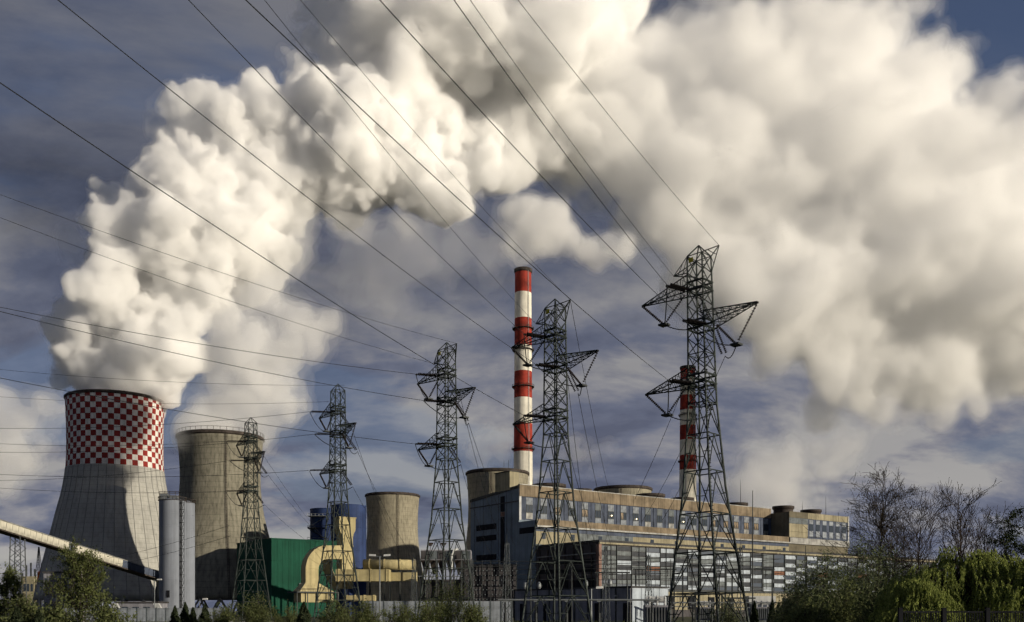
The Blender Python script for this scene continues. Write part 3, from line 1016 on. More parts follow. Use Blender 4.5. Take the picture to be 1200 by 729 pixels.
HS = [(0, 3.25), (16, 1.62), (25, 1.10), (41.2, 0.92)]          # half side of the mast by height
ARMS = [(-1, 37.4, 7.6, 1.8, 0.2), (1, 33.2, 6.9, 1.6, 1.3), (-1, 27.2, 7.4, 1.8, 0.2)]   # side, bottom height, reach, root depth, tip height above bottom
hs = lambda z: interp(HS, z)


def zigzag_arm(side, z0, reach, dep, tip):
    mb = MB()
    h = hs(z0)
    T = Vector((side * reach, 0, z0 + tip))
    roots = {(s, u): Vector((side * h, s * h, z0 + u * dep)) for s in (-1, 1) for u in (0, 1)}
    for k, p in roots.items():
        mb.tube([p, T + Vector((0, k[0] * 0.12, 0))], 0.07, 4)
    n = 7
    for s in (-1, 1):
        for i in range(n):
            a, b = roots[s, 0].lerp(T, i / n), roots[s, 1].lerp(T, (i + 0.5) / n)
            c = roots[s, 0].lerp(T, (i + 1) / n)
            mb.tube([a, b], 0.032, 4)
            if i < n - 1:
                mb.tube([b, c], 0.032, 4)
    for u in (0, 1):
        for i in range(n):
            a, b = roots[-1, u].lerp(T, i / n), roots[1, u].lerp(T, i / n)
            mb.tube([a, b], 0.032, 4)
            mb.tube([a, roots[1, u].lerp(T, (i + 1) / n)], 0.04, 4)
    return mb.mesh('cross_arm', M['lattice']), T


def string_mesh(n=14, r=0.17, length=2.4):
    prof = []
    for i in range(n):
        z = -length * (i + 0.3) / n
        prof += [(0.05, z + length * 0.32 / n), (r, z), (r * 0.9, z - length * 0.12 / n), (0.05, z - length * 0.2 / n)]
    return MB().lathe(prof, 7).mesh('insulator_string', M['insul'])


STR = string_mesh()


def insulator(a, b, parent):
    """Cap and pin string from a towards b, scaled to reach it."""
    a, b = Vector(a), Vector(b)
    d = b - a
    q = (-d).to_track_quat('Z', 'Y').to_matrix().to_4x4()
    return link('insulator_string', STR, parent, mat=Matrix.Translation(a) @ q @ Matrix.Diagonal((1, 1, d.length / 2.4, 1)))


def curve_pts(a, b, sag, n=12):
    a, b = Vector(a), Vector(b)
    return [a.lerp(b, i / n) - Vector((0, 0, sag * 4 * (i / n) * (1 - i / n))) for i in range(n + 1)]


ATT = []      # line attachment points in pylon space: where strings end


def make_pylon():
    root = empty('transmission_pylon')
    tops = []
    for sx in (-1, 1):
        for sy in (-1, 1):
            MB().tube([(sx * h, sy * h, z) for z, h in HS], [0.16, 0.13, 0.11, 0.09], 5).build('leg', M['lattice'], root)
    lv = [41.2 - 1.8 * i for i in range(10)]
    faces = ((1, 0), (0, 1), (-1, 0), (0, -1))

    def corner(f, e, z):
        h = hs(z)
        return Vector((f[0] * h - f[1] * e * h, f[1] * h + f[0] * e * h, z))
    for i, (za, zb_) in enumerate(zip(lv, lv[1:])):
        for f in faces:
            bar(corner(f, -1, za), corner(f, 1, zb_), 0.055, root)
            bar(corner(f, 1, za), corner(f, -1, zb_), 0.055, root)
            if i % 2 == 0:
                bar(corner(f, -1, za), corner(f, 1, za), 0.055, root)
    lw = [25.0, 21.6, 17.6, 13.0, 8.8, 4.4, 0.0]
    for i, (za, zb_) in enumerate(zip(lw, lw[1:])):
        for f in faces:
            mid = (corner(f, -1, za) + corner(f, 1, za)) / 2
            c0, c1_ = corner(f, -1, zb_), corner(f, 1, zb_)
            bar(mid, c0, 0.06, root)
            bar(mid, c1_, 0.06, root)
            bar(corner(f, -1, za), corner(f, 1, za), 0.07, root)
            if i > 0:
                zm = (za + zb_) / 2
                for e, c in ((-1, c0), (1, c1_)):
                    bar(mid.lerp(c, 0.5), corner(f, e, zm), 0.05, root)
    for sd, z0, reach, dep, tip in ARMS:
        me, T = zigzag_arm(sd, z0, reach, dep, tip)
        link('cross_arm', me, root)
        # jumper held by a V of two strings
        h = hs(z0)
        low = Vector((sd * (reach * 0.62), 0, z0 - 2.6))
        insulator(T, T.lerp(low, 0.93), root)
        insulator(Vector((sd * (h + 1.0), 0, z0)), Vector((sd * (h + 1.0), 0, z0)).lerp(low, 0.93), root)
        MB().box(low.x - 0.5, low.x + 0.5, -0.5, 0.5, low.z - 0.12, low.z + 0.08).build('yoke_plate', M['steel'], root)
        # strain strings towards the incoming span (-y) and the outgoing slack span (+y)
        for sy, drop in ((-1, 0.35), (1, 2.4)):
            for off in (-0.28, 0.28):
                a = Vector((sd * 1.0 + off, sy * (h + 0.1), z0 + 0.1))
                insulator(a, a + Vector((0, sy * (3.6 if sy < 0 else 2.0), -drop)), root)
        e0 = Vector((sd * 1.0, -(h + 3.9), z0 - 0.3))
        e1 = Vector((sd * 1.0, h + 2.3, z0 - 2.5))
        jm = MB()
        jm.tube(curve_pts(e0, low, 0.9), 0.06, 4)
        jm.tube(curve_pts(low, e1, 0.7), 0.06, 4)
        jm.build('jumper_cable', M['wire'], root)
        # belt of horizontals where the arm meets the mast
        bt = MB()
        for z in (z0, z0 + dep * 0.5):
            hh = hs(z) + 0.06
            for f in faces:
                a, b = Vector((f[0] * hh - f[1] * hh, f[1] * hh + f[0] * hh, z)), Vector((f[0] * hh + f[1] * hh, f[1] * hh - f[0] * hh, z))
                bt.tube([a, b], 0.12, 4)
        bt.build('belt', M['lattice'], root)
        ATT.append((e0, e1))
    # earth wire brackets
    for sd, tip, z in ((-1, 3.3, 39.9), (1, 2.5, 41.7)):
        br = MB()
        T = Vector((sd * tip, 0, z))
        for s in (-1, 1):
            for zr in (41.2, 39.4):
                br.tube([(sd * 0.92, s * 0.92, zr), T], 0.06, 4)
            for i in range(3):
                a = Vector((sd * 0.92, s * 0.92, 41.2)).lerp(T, i / 3)
                b = Vector((sd * 0.92, s * 0.92, 39.4)).lerp(T, (i + 1) / 3)
                br.tube([a, b], 0.04, 4)
        br.build('earth_wire_bracket', M['lattice'], root)
        ATT.append((T, T))
    pk = MB()
    for sx in (-1, 1):
        for sy in (-1, 1):
            pk.tube([(sx * 0.92, sy * 0.92, 41.2), (0, 0, 42.4)], 0.07, 4)
    pk.build('peak', M['lattice'], root)
    MB().box(-0.7, -0.15, -1.02, -0.97, 40.4, 40.9).build('warning_plate', mat('yellow warning plate', (0.4, 0.34, 0.03), 0.6, 0.3, 1.0), root)
    st = MB()
    for i in range(90):
        z = 3 + 38 * i / 90
        h = hs(z)
        st.box(h - 0.05, h + 0.28, -h - 0.03, -h + 0.03, z, z + 0.06)
    tag(st.build('step_bolt', M['steel'], root), kind='stuff')
    for sx in (-1, 1):
        for sy in (-1, 1):
            MB().box(sx * 3.25 - 0.6, sx * 3.25 + 0.6, sy * 3.25 - 0.6, sy * 3.25 + 0.6, -0.3, 0.35).build('footing', M['grey_wall'], root)
    return root


pyl = [(822.5, 103.5, -43, 1.6, 'tallest and nearest lattice steel pylon standing before the far chimney'),
       (651, 122.0, -43, 0.4, 'lattice steel pylon right of the tall striped chimney'),
       (523.5, 142.0, -50, 0.0, 'lattice steel pylon left of the grey end wall of the power station'),
       (396, 168.0, -54, 0.0, 'lattice steel pylon before the navy vessels and yellow duct'),
       (294, 197.0, -52, 0.0, 'shortest looking lattice pylon before the green hall corner')]
first = make_pylon()
PY = []
for i, (px, Y, rot, lean, lab) in enumerate(pyl):
    o = first if i == 0 else copy_tree(first)
    c = P(px, YH, Y); c.z = 0
    if lean:
        c.x += 41 * math.sin(math.radians(lean)) * 0.6
    o.location = c
    o.rotation_euler = (0, -math.radians(lean), math.radians(rot))
    tag(o, lab, 'pylon', 'lattice pylons in a receding row')
    PY.append(o)
for o in PY[3:]:
    for ch in KIDS(o):
        if ch.name.split('.')[0] in ('earth_wire_bracket', 'warning_plate'):
            bpy.data.objects.remove(ch)
bpy.context.view_layer.update()


def wire(a, b, sag, r, name, label, group, cat='power line', n=26):
    pts = curve_pts(a, b, sag, n)
    o = bpy.data.objects.new(name, MB().tube([p - pts[-1] for p in pts], r, 4).mesh(name, M['wire']))
    o.location = pts[-1]
    COL.objects.link(o)
    return tag(o, label, cat, group)


ORD = ('tallest pylon', 'pylon beside the tall chimney', 'middle pylon', 'pylon before navy vessels', 'pylon before green hall')
LV = ('upper arm', 'middle arm', 'lowest arm', 'left earth wire bracket', 'right earth wire bracket')
spans = [
    (0, 0, 532, 0), (0, 1, 445, 0), (0, 2, 288, 0), (0, 3, 551, 0), (0, 4, 607, 0),
    (1, 0, 221, 0), (1, 1, 68, 0), (1, 2, 0, 97), (1, 3, 310, 0), (1, 4, 352, 0),
    (2, 0, 0, 360), (2, 1, 0, 365), (2, 2, 0, 443), (2, 3, 0, 255), (2, 4, 0, 228),
    (3, 0, 0, 502), (3, 1, 0, 530), (3, 2, 0, 556), (3, 3, 0, 465), (3, 4, 0, 433),
    (4, 0, 0, 520), (4, 1, 0, 563), (4, 2, 0, 572)]
for pi_, ai, ex, ey in spans:
    a = PY[pi_].matrix_world @ ATT[ai][0]
    # the far end hangs at about the same height: find the depth where the sight line reaches it
    zt_ = a.z + (0.5 if pi_ < 2 else 0.0)
    Ye = (zt_ - CAMZ) * F / (YH - ey)
    e = P(ex, ey, Ye)
    d = e - a
    k = 1.45 if pi_ < 3 else 1.15
    end = a + d * k
    L = d.length * k
    sag = L * (0.012 if pi_ < 2 else 0.016)
    # keep the sagging wire on the same sight line at the frame edge
    end.z += sag * 4 * (1 / k) * (1 - 1 / k) * k
    r = 0.034 if ai < 3 else 0.024
    wire(end, a, sag, r, 'power_line' if ai < 3 else 'earth_wire',
         ('dark power line' if ai < 3 else 'thin earth wire') + f' from the {LV[ai]} of the {ORD[pi_]}', 'overhead lines strung from the pylons')
# slack spans dropping to the switchyard behind
drops = [(0, 0, 744, 585, 160), (0, 1, 752, 612, 170), (0, 2, 776, 610, 165), (1, 0, 690, 640, 190), (1, 1, 716, 640, 190), (1, 2, 704, 655, 185), (1, 4, 713, 572, 200),
         (2, 0, 585, 630, 230), (2, 1, 604, 640, 230), (2, 2, 575, 650, 220), (3, 0, 470, 650, 260), (3, 1, 486, 655, 260), (3, 2, 478, 668, 250), (4, 0, 398, 650, 290), (4, 1, 392, 640, 290), (4, 2, 405, 662, 280)]
for pi_, ai, ex, ey, Ye in drops:
    a = PY[pi_].matrix_world @ ATT[ai][1]
    wire(P(ex, ey, Ye), a, (a - P(ex, ey, Ye)).length * 0.015, 0.035, 'dropper_cable',
         f'slack cable falling from the {LV[ai]} of the {ORD[pi_]}', 'slack cables down to the switchyard', 'cable', 14)


for (x0_, y0_, ya), (x1_, y1_, yb), lab in (((128, 654, 320), (268, 616, 200), 'upper of two thin cables crossing the checkered tower and the silo'), ((136, 661, 320), (270, 628, 200), 'lower of two thin cables crossing the checkered tower and the silo')):
    wire(P(x0_, y0_, ya), P(x1_, y1_, yb), 0.6, 0.04, 'slack_cable', lab, 'slack cables down to the switchyard', 'cable', 14)
for i, (y0_, y1_, Y_) in enumerate(((652, 640, 212), (656, 645, 218), (661, 651, 224), (667, 660, 214), (672, 668, 220))):
    wire(P(585, y0_ + 6, Y_), P(915, y1_ + 4, Y_), 0.8, 0.06, 'bus_conductor', ('highest', 'second', 'third', 'fourth', 'lowest')[i] + ' of the dark strung conductors crossing before the panel facade', 'strung conductors of the switchyard', 'conductor', 20)

# ------------------------------------------------------------------ left of the station: silos, conveyor, green hall, ducts, vessels
def silo(px, rpx, Y, ytop, label, ladder_a, head):
    c = P(px, YH, Y); c.z = 0
    o = empty('silo', c)
    tag(o, label, 'silo', 'blue grey ash silos')
    r = rpx * Y / F * 0.95
    h = CAMZ + (YH - ytop) * (Y - r) / F
    prof = [(r, 0)]
    n = 9
    for i in range(1, n + 1):
        z = h * i / n
        prof += [(r, z - 0.12), (r + 0.05, z - 0.1), (r + 0.05, z + 0.0), (r, z + 0.02)] if i < n else [(r, z)]
    MB().lathe(prof + [(r * 0.4, h + 0.7), (0.01, h + 0.9)], 64).build('shell', M['silo'], o, smooth=False)
    for z in (h, h + 1.1):
        MB().lathe([(r + 0.02, z - 0.12), (r + 0.35, z - 0.12), (r + 0.35, z), (r + 0.02, z)], 48, closed=True).build('handrail', M['rust'], o)
    post = MB().box(-0.05, 0.05, -0.05, 0.05, 0, 1.1).mesh('rail_post', M['rust'])
    for k in range(26):
        t = 2 * PI * k / 26
        link('rail_post', post, o, ((r + 0.25) * math.cos(t), (r + 0.25) * math.sin(t), h))
    # caged stair up the side
    ca, sa = math.cos(ladder_a), math.sin(ladder_a)
    s = MB()
    R2 = r + 0.55
    for off in (-0.09, 0.09):
        for rr in (r + 0.1, r + 1.1):
            s.tube([(rr * math.cos(ladder_a + off), rr * math.sin(ladder_a + off), 0), (rr * math.cos(ladder_a + off), rr * math.sin(ladder_a + off), h + 1.2)], 0.08, 4)
    da_ = 0.085
    s.hexa([((r + q) * math.cos(ladder_a + w), (r + q) * math.sin(ladder_a + w), 0.5) for q, w in ((0.03, -da_), (0.12, -da_), (0.12, da_), (0.03, da_))] +
           [((r + q) * math.cos(ladder_a + w), (r + q) * math.sin(ladder_a + w), h) for q, w in ((0.03, -da_), (0.12, -da_), (0.12, da_), (0.03, da_))])
    for i in range(int(h / 2.2)):
        z = 1.5 + 2.2 * i
        pts = [((r + q) * math.cos(ladder_a + w), (r + q) * math.sin(ladder_a + w)) for q, w in ((0.06, -0.1), (1.2, -0.1), (1.2, 0.1), (0.06, 0.1))]
        s.hexa([(x, y, z) for x, y in pts] + [(x, y, z + 0.15) for x, y in pts])
        s.tube([((r + 1.1) * math.cos(ladder_a - .09), (r + 1.1) * math.sin(ladder_a - .09), z), ((r + 1.1) * math.cos(ladder_a + .09), (r + 1.1) * math.sin(ladder_a + .09), z + 2.2)], 0.09, 4)
    tag(s.build('stair_tower', M['silo_dark'], o), kind='stuff')
    if head:
        b = MB()
        b.box(-r * 0.9, -r * 0.3, -1, 1, h + 0.3, h + 2.2)
        b.box(-r * 0.1, r * 0.5, -1.5, 0.5, h + 0.4, h + 1.6)
        b.build('filter_box', M['galv'], o)
        g = MB()
        for x in (-r * 0.95, -r * 0.55, -r * 0.15, r * 0.3, r * 0.6):
            g.tube([(x, -0.8, h + 0.3), (x, -0.8, h + 3.2)], 0.09, 4)
        g.tube([(-r * 0.95, -0.8, h + 3.0), (r * 0.6, -0.8, h + 3.0)], 0.09, 4)
        g.tube([(-r * 0.95, -0.8, h + 2.3), (r * 0.6, -0.8, h + 2.3)], 0.07, 4)
        g.build('frame', M['rust'], o)
    MB().box(-0.5, 0.6, -r - 0.08, -r + 0.3, 7.0, 9.4).build('hatch', M['louver'], o)


silo(202, 15.6, 325, 585, 'wide blue grey ash silo with a railed top and filter boxes', -0.55, True)
silo(217, 11.5, 340, 588, 'slimmer pale silo tucked behind the right side of the wide silo', -2.4, False)


def sweep_box(path, w, h, up=(0, 0, 1)):
    """Rectangular duct along a path; w across, h along the up direction at each point."""
    mb = MB()
    n = len(path)
    for i, p in enumerate(path):
        d = (path[min(i + 1, n - 1)] - path[max(i - 1, 0)]).normalized()
        dep = Vector((0, 1, 0))
        a = d.cross(dep).normalized()
        wi = w[i] if isinstance(w, list) else w
        mb.v += [tuple(p + a * wi / 2 - dep * h / 2), tuple(p - a * wi / 2 - dep * h / 2), tuple(p - a * wi / 2 + dep * h / 2), tuple(p + a * wi / 2 + dep * h / 2)]
    for i in range(n - 1):
        for k in range(4):
            k2 = (k + 1) % 4
            mb.f.append((i * 4 + k, i * 4 + k2, i * 4 + 4 + k2, i * 4 + 4 + k))
            mb.m.append(0)
    mb.f += [(3, 2, 1, 0), tuple((n - 1) * 4 + k for k in range(4))]
    mb.m += [0, 0]
    return mb


cvA, cvB = P(-60, 597, 262), P(189, 676, 348)
cv = empty('conveyor_gallery', (cvB.x, cvB.y, 0))
tag(cv, 'enclosed coal conveyor gallery sloping down past the checkered tower to the silos', 'conveyor')
dirc = (cvB - cvA)
Lc = dirc.length
ux = dirc.normalized()
uy = Vector((0, 0, 1)).cross(ux).normalized()
uz = ux.cross(uy)
CM = Matrix(((ux.x, uy.x, uz.x, cvA.x - cvB.x), (ux.y, uy.y, uz.y, cvA.y - cvB.y), (ux.z, uy.z, uz.z, cvA.z), (0, 0, 0, 1)))
link('floor', MB().box(0, Lc, -1.9, 1.9, -1.75, -1.35).mesh('floor', M['rust']), cv, mat=CM)
link('core', MB().box(0.1, Lc, -1.55, 1.55, -1.34, 1.1).mesh('core', M['louver']), cv, mat=CM)
link('roof', MB().box(0, Lc, -1.9, 1.9, 1.15, 1.4).mesh('roof', M['ledge']), cv, mat=CM)
npn = 40
cp = MB().box(0, Lc / npn - 0.12, -1.75, -1.6, -1.3, 1.1).mesh('side_panel', M['conveyor'])
cpd = MB().box(0, Lc / npn - 0.12, -1.75, -1.6, -1.3, 1.1).mesh('side_panel', M['pale'])
cp_shade = MB().box(0, Lc / npn - 0.12, -1.75, -1.6, -1.3, 1.1).mesh('side_panel', M['strip'])  # shade at the gallery's silo end, put into the panel colour
cr2 = random.Random(3)
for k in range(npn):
    link('side_panel', cp_shade if k > 29 else cpd if cr2.random() < 0.3 else cp, cv, mat=CM @ Matrix.Translation((k * Lc / npn, -0.04 * cr2.random(), 0)))
for px, Y in ((6, 287), (182, 344)):
    u = (px + 60) / 249
    top = cvA.lerp(cvB, u) - Vector((cvB.x, cvB.y, 0))
    s = MB()
    for dx in (-1.4, 1.4):
        for dy in (-1.4, 1.4):
            s.tube([(top.x + dx * (1.5 if px < 100 else 0.4), top.y + dy, 0), (top.x + dx * (1.0 if px < 100 else .3), top.y + dy, top.z - 1.6)], 0.16, 4)
        nb = 8
        for i in range(nb if px < 100 else 0):
            z0, z1 = (top.z - 2) * i / nb, (top.z - 2) * (i + 1) / nb
            s.tube([(top.x - 1.8, top.y + dx, z0), (top.x + 1.8, top.y + dx, z1)], 0.09, 4)
            s.tube([(top.x + 1.8, top.y + dx, z0), (top.x - 1.8, top.y + dx, z1)], 0.09, 4)
    s.build('trestle', M['steel'], cv)

GO = Vector((-100.7, 400, 0))
GM = Matrix(((BD.x, -BN.x, 0, GO.x), (BD.y, -BN.y, 0, GO.y), (0, 0, 1, 0), (0, 0, 0, 1)))
gh = empty('green_hall')
gh.matrix_world = GM
tag(gh, 'green sheet clad hall with a flat roof behind the yellow duct', 'hall')
MB().box(0.2, 30, 0.2, 40, 0, 32.4).build('wall', M['green'], gh)
for k in range(12):
    for z0, z1 in ((0.2, 23.3), (23.7, 32.5)):
        MB().box(30 * k / 12 + 0.04, 30 * (k + 1) / 12 - 0.04, 0.0, 0.18, z0, z1).build('cladding_panel', M['green'], gh)
for k in range(14):
    for z0, z1 in ((0.2, 23.3), (23.7, 32.5)):
        MB().box(0.0, 0.18, 0.2 + 39.8 * k / 14 + 0.04, 0.2 + 39.8 * (k + 1) / 14 - 0.04, z0, z1).build('cladding_panel', M['green'], gh)
MB().box(-0.2, 30.2, -0.2, 40.2, 32.52, 33.1).build('roof', M['green'], gh)
MB().tube([(12.5, -0.3, 14.0), (12.5, -1.0, 14.0)], 0.35, 8).build('lamp', M['white'], gh)

# flue ducts, square to the station's frame
ROT = Matrix(((BD.x, -BN.x, 0), (BD.y, -BN.y, 0), (0, 0, 1))).to_4x4()


class Line:
    """Local coordinates on the upright plane along the station's frame through pixel column px0 at depth Y0."""

    def __init__(self, px0, Y0):
        self.o = P(px0, YH, Y0)
        self.o.z = 0

    def __call__(self, px, py):
        s = (px - XC) / F
        t = (s * self.o.y - self.o.x) / (BD.x - s * BD.y)
        Y = self.o.y + BD.y * t
        return Vector((t, 0, CAMZ + (YH - py) * Y / F))

    def root(self, name, label, cat, group=None):
        o = empty(name)
        o.matrix_world = Matrix.Translation(self.o) @ ROT
        return tag(o, label, cat, group)


la = Line(363, 364)
da = la.root('flue_duct', 'pale yellow flue duct with a big elbow and a flared foot beside the green hall', 'duct', 'pale yellow ducts')
pts = [la(363, 684), la(363, 668)]
for k in range(1, 18):
    t = PI / 2 * k / 18
    pts.append(la(363 + 17 * (1 - math.cos(t)), 668 - 20.5 * math.sin(t)))
pts += [la(380, 647.5), la(399, 647.5)]
ws = [5.2] * len(pts)
sweep_box(pts, ws, 4.2).build('elbow', M['yellow'], da)
x0, x1 = la(347, 693).x, la(387, 693).x
zt_, zb_ = la(363, 683).z, la(363, 693.5).z
MB().hexa([(x0, -3.4, zb_), (x1, -3.4, zb_), (x1, 3.4, zb_), (x0, 3.4, zb_), (-2.6, -2.1, zt_), (2.6, -2.1, zt_), (2.6, 2.1, zt_), (-2.6, 2.1, zt_)]).build('flared_foot', M['yellow'], da)
MB().box(x0 + 0.6, x1 + 0.4, -3.2, 3.4, la(363, 706).z, zb_ - 0.5).build('inlet_box', M['yellow'], da)
MB().box(x0 - 1.5, x1 + 1.5, -4.6, 4.6, zb_ - 0.45, zb_ - 0.02).build('platform', M['steel'], da)
rl = MB()
for k in range(9):
    x = x0 - 1.4 + (x1 - x0 + 2.8) * k / 8
    rl.tube([(x, -4.5, zb_), (x, -4.5, zb_ + 1.1)], 0.06, 4)
    if k % 2 == 0:
        rl.box(x - 0.16, x + 0.16, -4.2, -3.9, 0, zb_ - 0.5)
rl.tube([(x0 - 1.4, -4.5, zb_ + 1.1), (x1 + 1.4, -4.5, zb_ + 1.1)], 0.07, 4)
rl.build('railing', M['steel'], da)
for i in (0, 2, 7, 12, 17, 19):
    q = pts[i]
    d = (pts[min(i + 1, len(pts) - 1)] - pts[max(i - 1, 0)]).normalized()
    sweep_box([q - d * 0.12, q + d * 0.12], 5.45, 4.45).build('flange', M['yellow'], da)

lb = Line(404, 376)
sb = lb.root('vent_stack', 'upright square yellow vent stack with a wider head in front of the navy vessels', 'vent stack')
sweep_box([lb(404, y) for y in (690, 628, 621.5, 607.5)], [4.7, 4.7, 6.9, 7.2], 4.8).build('shaft', M['yellow'], sb)
zr = lb(404, 607.2).z
MB().box(-3.8, 3.8, -2.6, 2.6, zr - 0.15, zr + 0.25).build('rim', M['yellow'], sb)
for y in (628, 640, 655, 668):
    z = lb(404, y).z
    MB().box(-2.55, 2.55, -2.6, 2.6, z - 0.18, z + 0.18).build('flange', M['yellow'], sb)

for path, w, dep, Y, lab in (
        ([(395, 674.5), (457, 674.5)], 4.5, 6.2, 366, 'rectangular yellow duct running level below the vent stack'),
        ([(457.5, 676), (472, 676), (488, 676)], 3.3, 3.5, 370, 'narrower yellow duct section right of the rectangular duct'),
        ([(383, 656), (384, 667), (388, 677), (396, 690)], 3.2, 3.2, 382, 'small bent yellow duct behind the big elbow'),
        ([(404, 701), (440, 701)], 2.0, 4.0, 360, 'low yellow duct close to the ground under the vent stack')):
    b0 = P(path[0][0], YH, Y); b0.z = 0
    o = empty('flue_duct', b0)
    tag(o, lab, 'duct', 'pale yellow ducts')
    pp = [P(x, y, Y) - b0 for x, y in path]
    sweep_box(pp, w, dep).build('casing', M['yellow'], o)
    for u in (0.05, 0.35, 0.65, 0.95):
        q = pp[0].lerp(pp[-1], u) if len(pp) == 2 else pp[int(u * (len(pp) - 1) + 0.5)]
        d = (pp[-1] - pp[0]).normalized()
        sweep_box([q - d * 0.15, q + d * 0.15], w + 0.4, dep + 0.4).build('flange', M['yellow'], o)
    sp_ = MB()
    for q in pp[::len(pp) - 1]:
        sp_.box(q.x - 0.25, q.x + 0.25, -0.25, 0.25, 0, q.z - w / 2)
    sp_.build('support', M['steel'], o)
pe = empty('steam_pipe', (P(457, YH, 380).x, 380, 0))
tag(pe, 'thick round yellow pipe crossing before the small cooling tower', 'pipe', 'pale yellow ducts')
xa, xb_, zc = P(426, 661.5, 380).x - pe.location.x, P(487, 662, 380).x - pe.location.x, P(0, 661.5, 380).z
MB().tube([(xa, 0, zc), (xb_, 0, zc - 0.2)], 2.05, 20).build('casing', M['yellow'], pe, smooth=True)
for u in (0.12, 0.4, 0.7, 0.97):
    x = xa + (xb_ - xa) * u
    MB().tube([(x - 0.15, 0, zc), (x + 0.15, 0, zc)], 2.25, 20).build('flange', M['yellow'], pe)
    MB().box(x - 0.3, x + 0.3, -0.3, 0.3, 0, zc - 2).build('support', M['steel'], pe)


def vessel(px, rpx, Y, ytop, label):
    c = P(px, YH, Y); c.z = 0
    o = empty('absorber_vessel', c)
    tag(o, label, 'vessel', 'navy blue absorber vessels')
    r = rpx * Y / F * 0.985
    h = CAMZ + (YH - ytop) * (Y - r) / F
    prof = []
    for i in range(10):
        z0, z1 = h * i / 10, h * (i + 1) / 10
        prof += [(r, z0), (r, z1 - 0.3), (r + 0.1, z1 - 0.28), (r + 0.1, z1 - 0.02)]
    MB().lathe(prof + [(r - 0.3, h), (0.01, h + 0.4)], 56).build('shell', M['navy'], o)
    return o, r, h


vessel(408.5, 20.8, 428, 590.5, 'tall navy blue cylindrical vessel behind the vent stack')
v2, r2, h2 = vessel(384, 20.5, 452, 595, 'navy blue vessel with stairs and balconies left of the taller vessel')
for k in range(6):
    z = h2 - 4 - 5.5 * k
    b = MB()
    b.box(-r2 + 0.5, 1.5, -r2 - 1.2, -r2 * 0.55, z, z + 0.25)
    for i in range(6):
        x = -r2 + 0.6 + i * (r2 + 0.7) / 5
        b.tube([(x, -r2 - 1.15, z), (x, -r2 - 1.15, z + 1.1)], 0.07, 4)
    b.tube([(-r2 + 0.5, -r2 - 1.15, z + 1.1), (1.5, -r2 - 1.15, z + 1.1)], 0.08, 4)
    b.tube([(-r2 + 0.6 if k % 2 else 1.4, -r2 - 0.8, z), (1.4 if k % 2 else -r2 + 0.6, -r2 - 0.8, z - 5.3)], 0.22, 4)
    b.build('balcony', M['galv'] if k % 2 == 0 else M['steel'], v2)

# dust filter house with hoppers between small tower and end wall
fo = empty('filter_house', (P(520, YH, 405).x, 405, 0))
tag(fo, 'sooty dust filter house with hoppers on a steel frame left of the grey end wall', 'filter house')
f_ = lambda x, y: (P(x, y, 405).x - fo.location.x, P(x, y, 405).z)
xl, zt_ = f_(494, 645)
xr, zb_ = f_(552, 657)
MB().box(xl, xr, -4, 8, zb_, zt_).build('casing', M['grey_wall'], fo)
for k in range(6):
    x = xl + (xr - xl) * k / 6
    MB().box(x + 0.15, x + (xr - xl) / 6 - 0.15, -4.25, -4.02, zb_ + 0.4, zt_ - 0.5).build('casing_panel', M['mid_panel'] if k % 2 else M['dark_hall'], fo)
    w = (xr - xl) / 6
    MB().hexa([(x + w * .42, -0.6, zb_ - 6), (x + w * .58, -0.6, zb_ - 6), (x + w * .58, 0.6, zb_ - 6), (x + w * .42, 0.6, zb_ - 6),
               (x + .1, -4, zb_ - .02), (x + w - .1, -4, zb_ - .02), (x + w - .1, 4, zb_ - .02), (x + .1, 4, zb_ - .02)]).build('hopper', M['rust'], fo)
    MB().box(x - 0.3, x + 0.3, -4.6, -4.3 + 0.02, 0, zb_).build('column', M['steel'], fo)
    if k < 6:
        MB().tube([(x, -4.5, 0.5), (x + w, -4.5, zb_ * 0.55)], 0.14, 4).build('brace', M['steel'], fo)
MB().box(xl - 1, xr + 0.5, -6, -4.4, zb_ - 7, zb_ - 6.7).build('walkway', M['galv'], fo)
MB().box(xl, xr - 1, 0, 8, 0.0, zb_ - 8).build('base_wall', M['dark_hall'], fo)
for x in (xl + 4, xl + 9.5):
    fl = MB()
    fl.tube([(x, -3, zt_), (x, -3, zt_ + 1.6)], 0.12, 4)
    fl.hexa([(x - .5, -3.4, zt_ + 1.6), (x + .5, -3.4, zt_ + 1.6), (x + .5, -2.8, zt_ + 1.6), (x - .5, -2.8, zt_ + 1.6), (x - 1.4, -3.6, zt_ + 3), (x + 1.4, -3.6, zt_ + 3), (x + 1.4, -2.6, zt_ + 3), (x - 1.4, -2.6, zt_ + 3)])
    fl.build('roof_hopper', M['rust'], fo)
MB().tube([(f_(530, 0)[0], -5, f_(0, 668)[1]), (f_(530, 0)[0], -5, f_(0, 652)[1]), (f_(532, 0)[0], -5, f_(0, 646)[1]), (f_(537, 0)[0], -4, f_(0, 644)[1])], 0.5, 8).build('white_pipe', M['white'], fo)
for x, y0, y1 in ((500, 660, 700), (512, 655, 700), (541, 650, 700)):
    MB().tube([(f_(x, 0)[0], -5.4, f_(0, y1)[1]), (f_(x, 0)[0], -5.4, f_(0, y0)[1])], 0.22, 6).build('standpipe', M['steel'], fo)

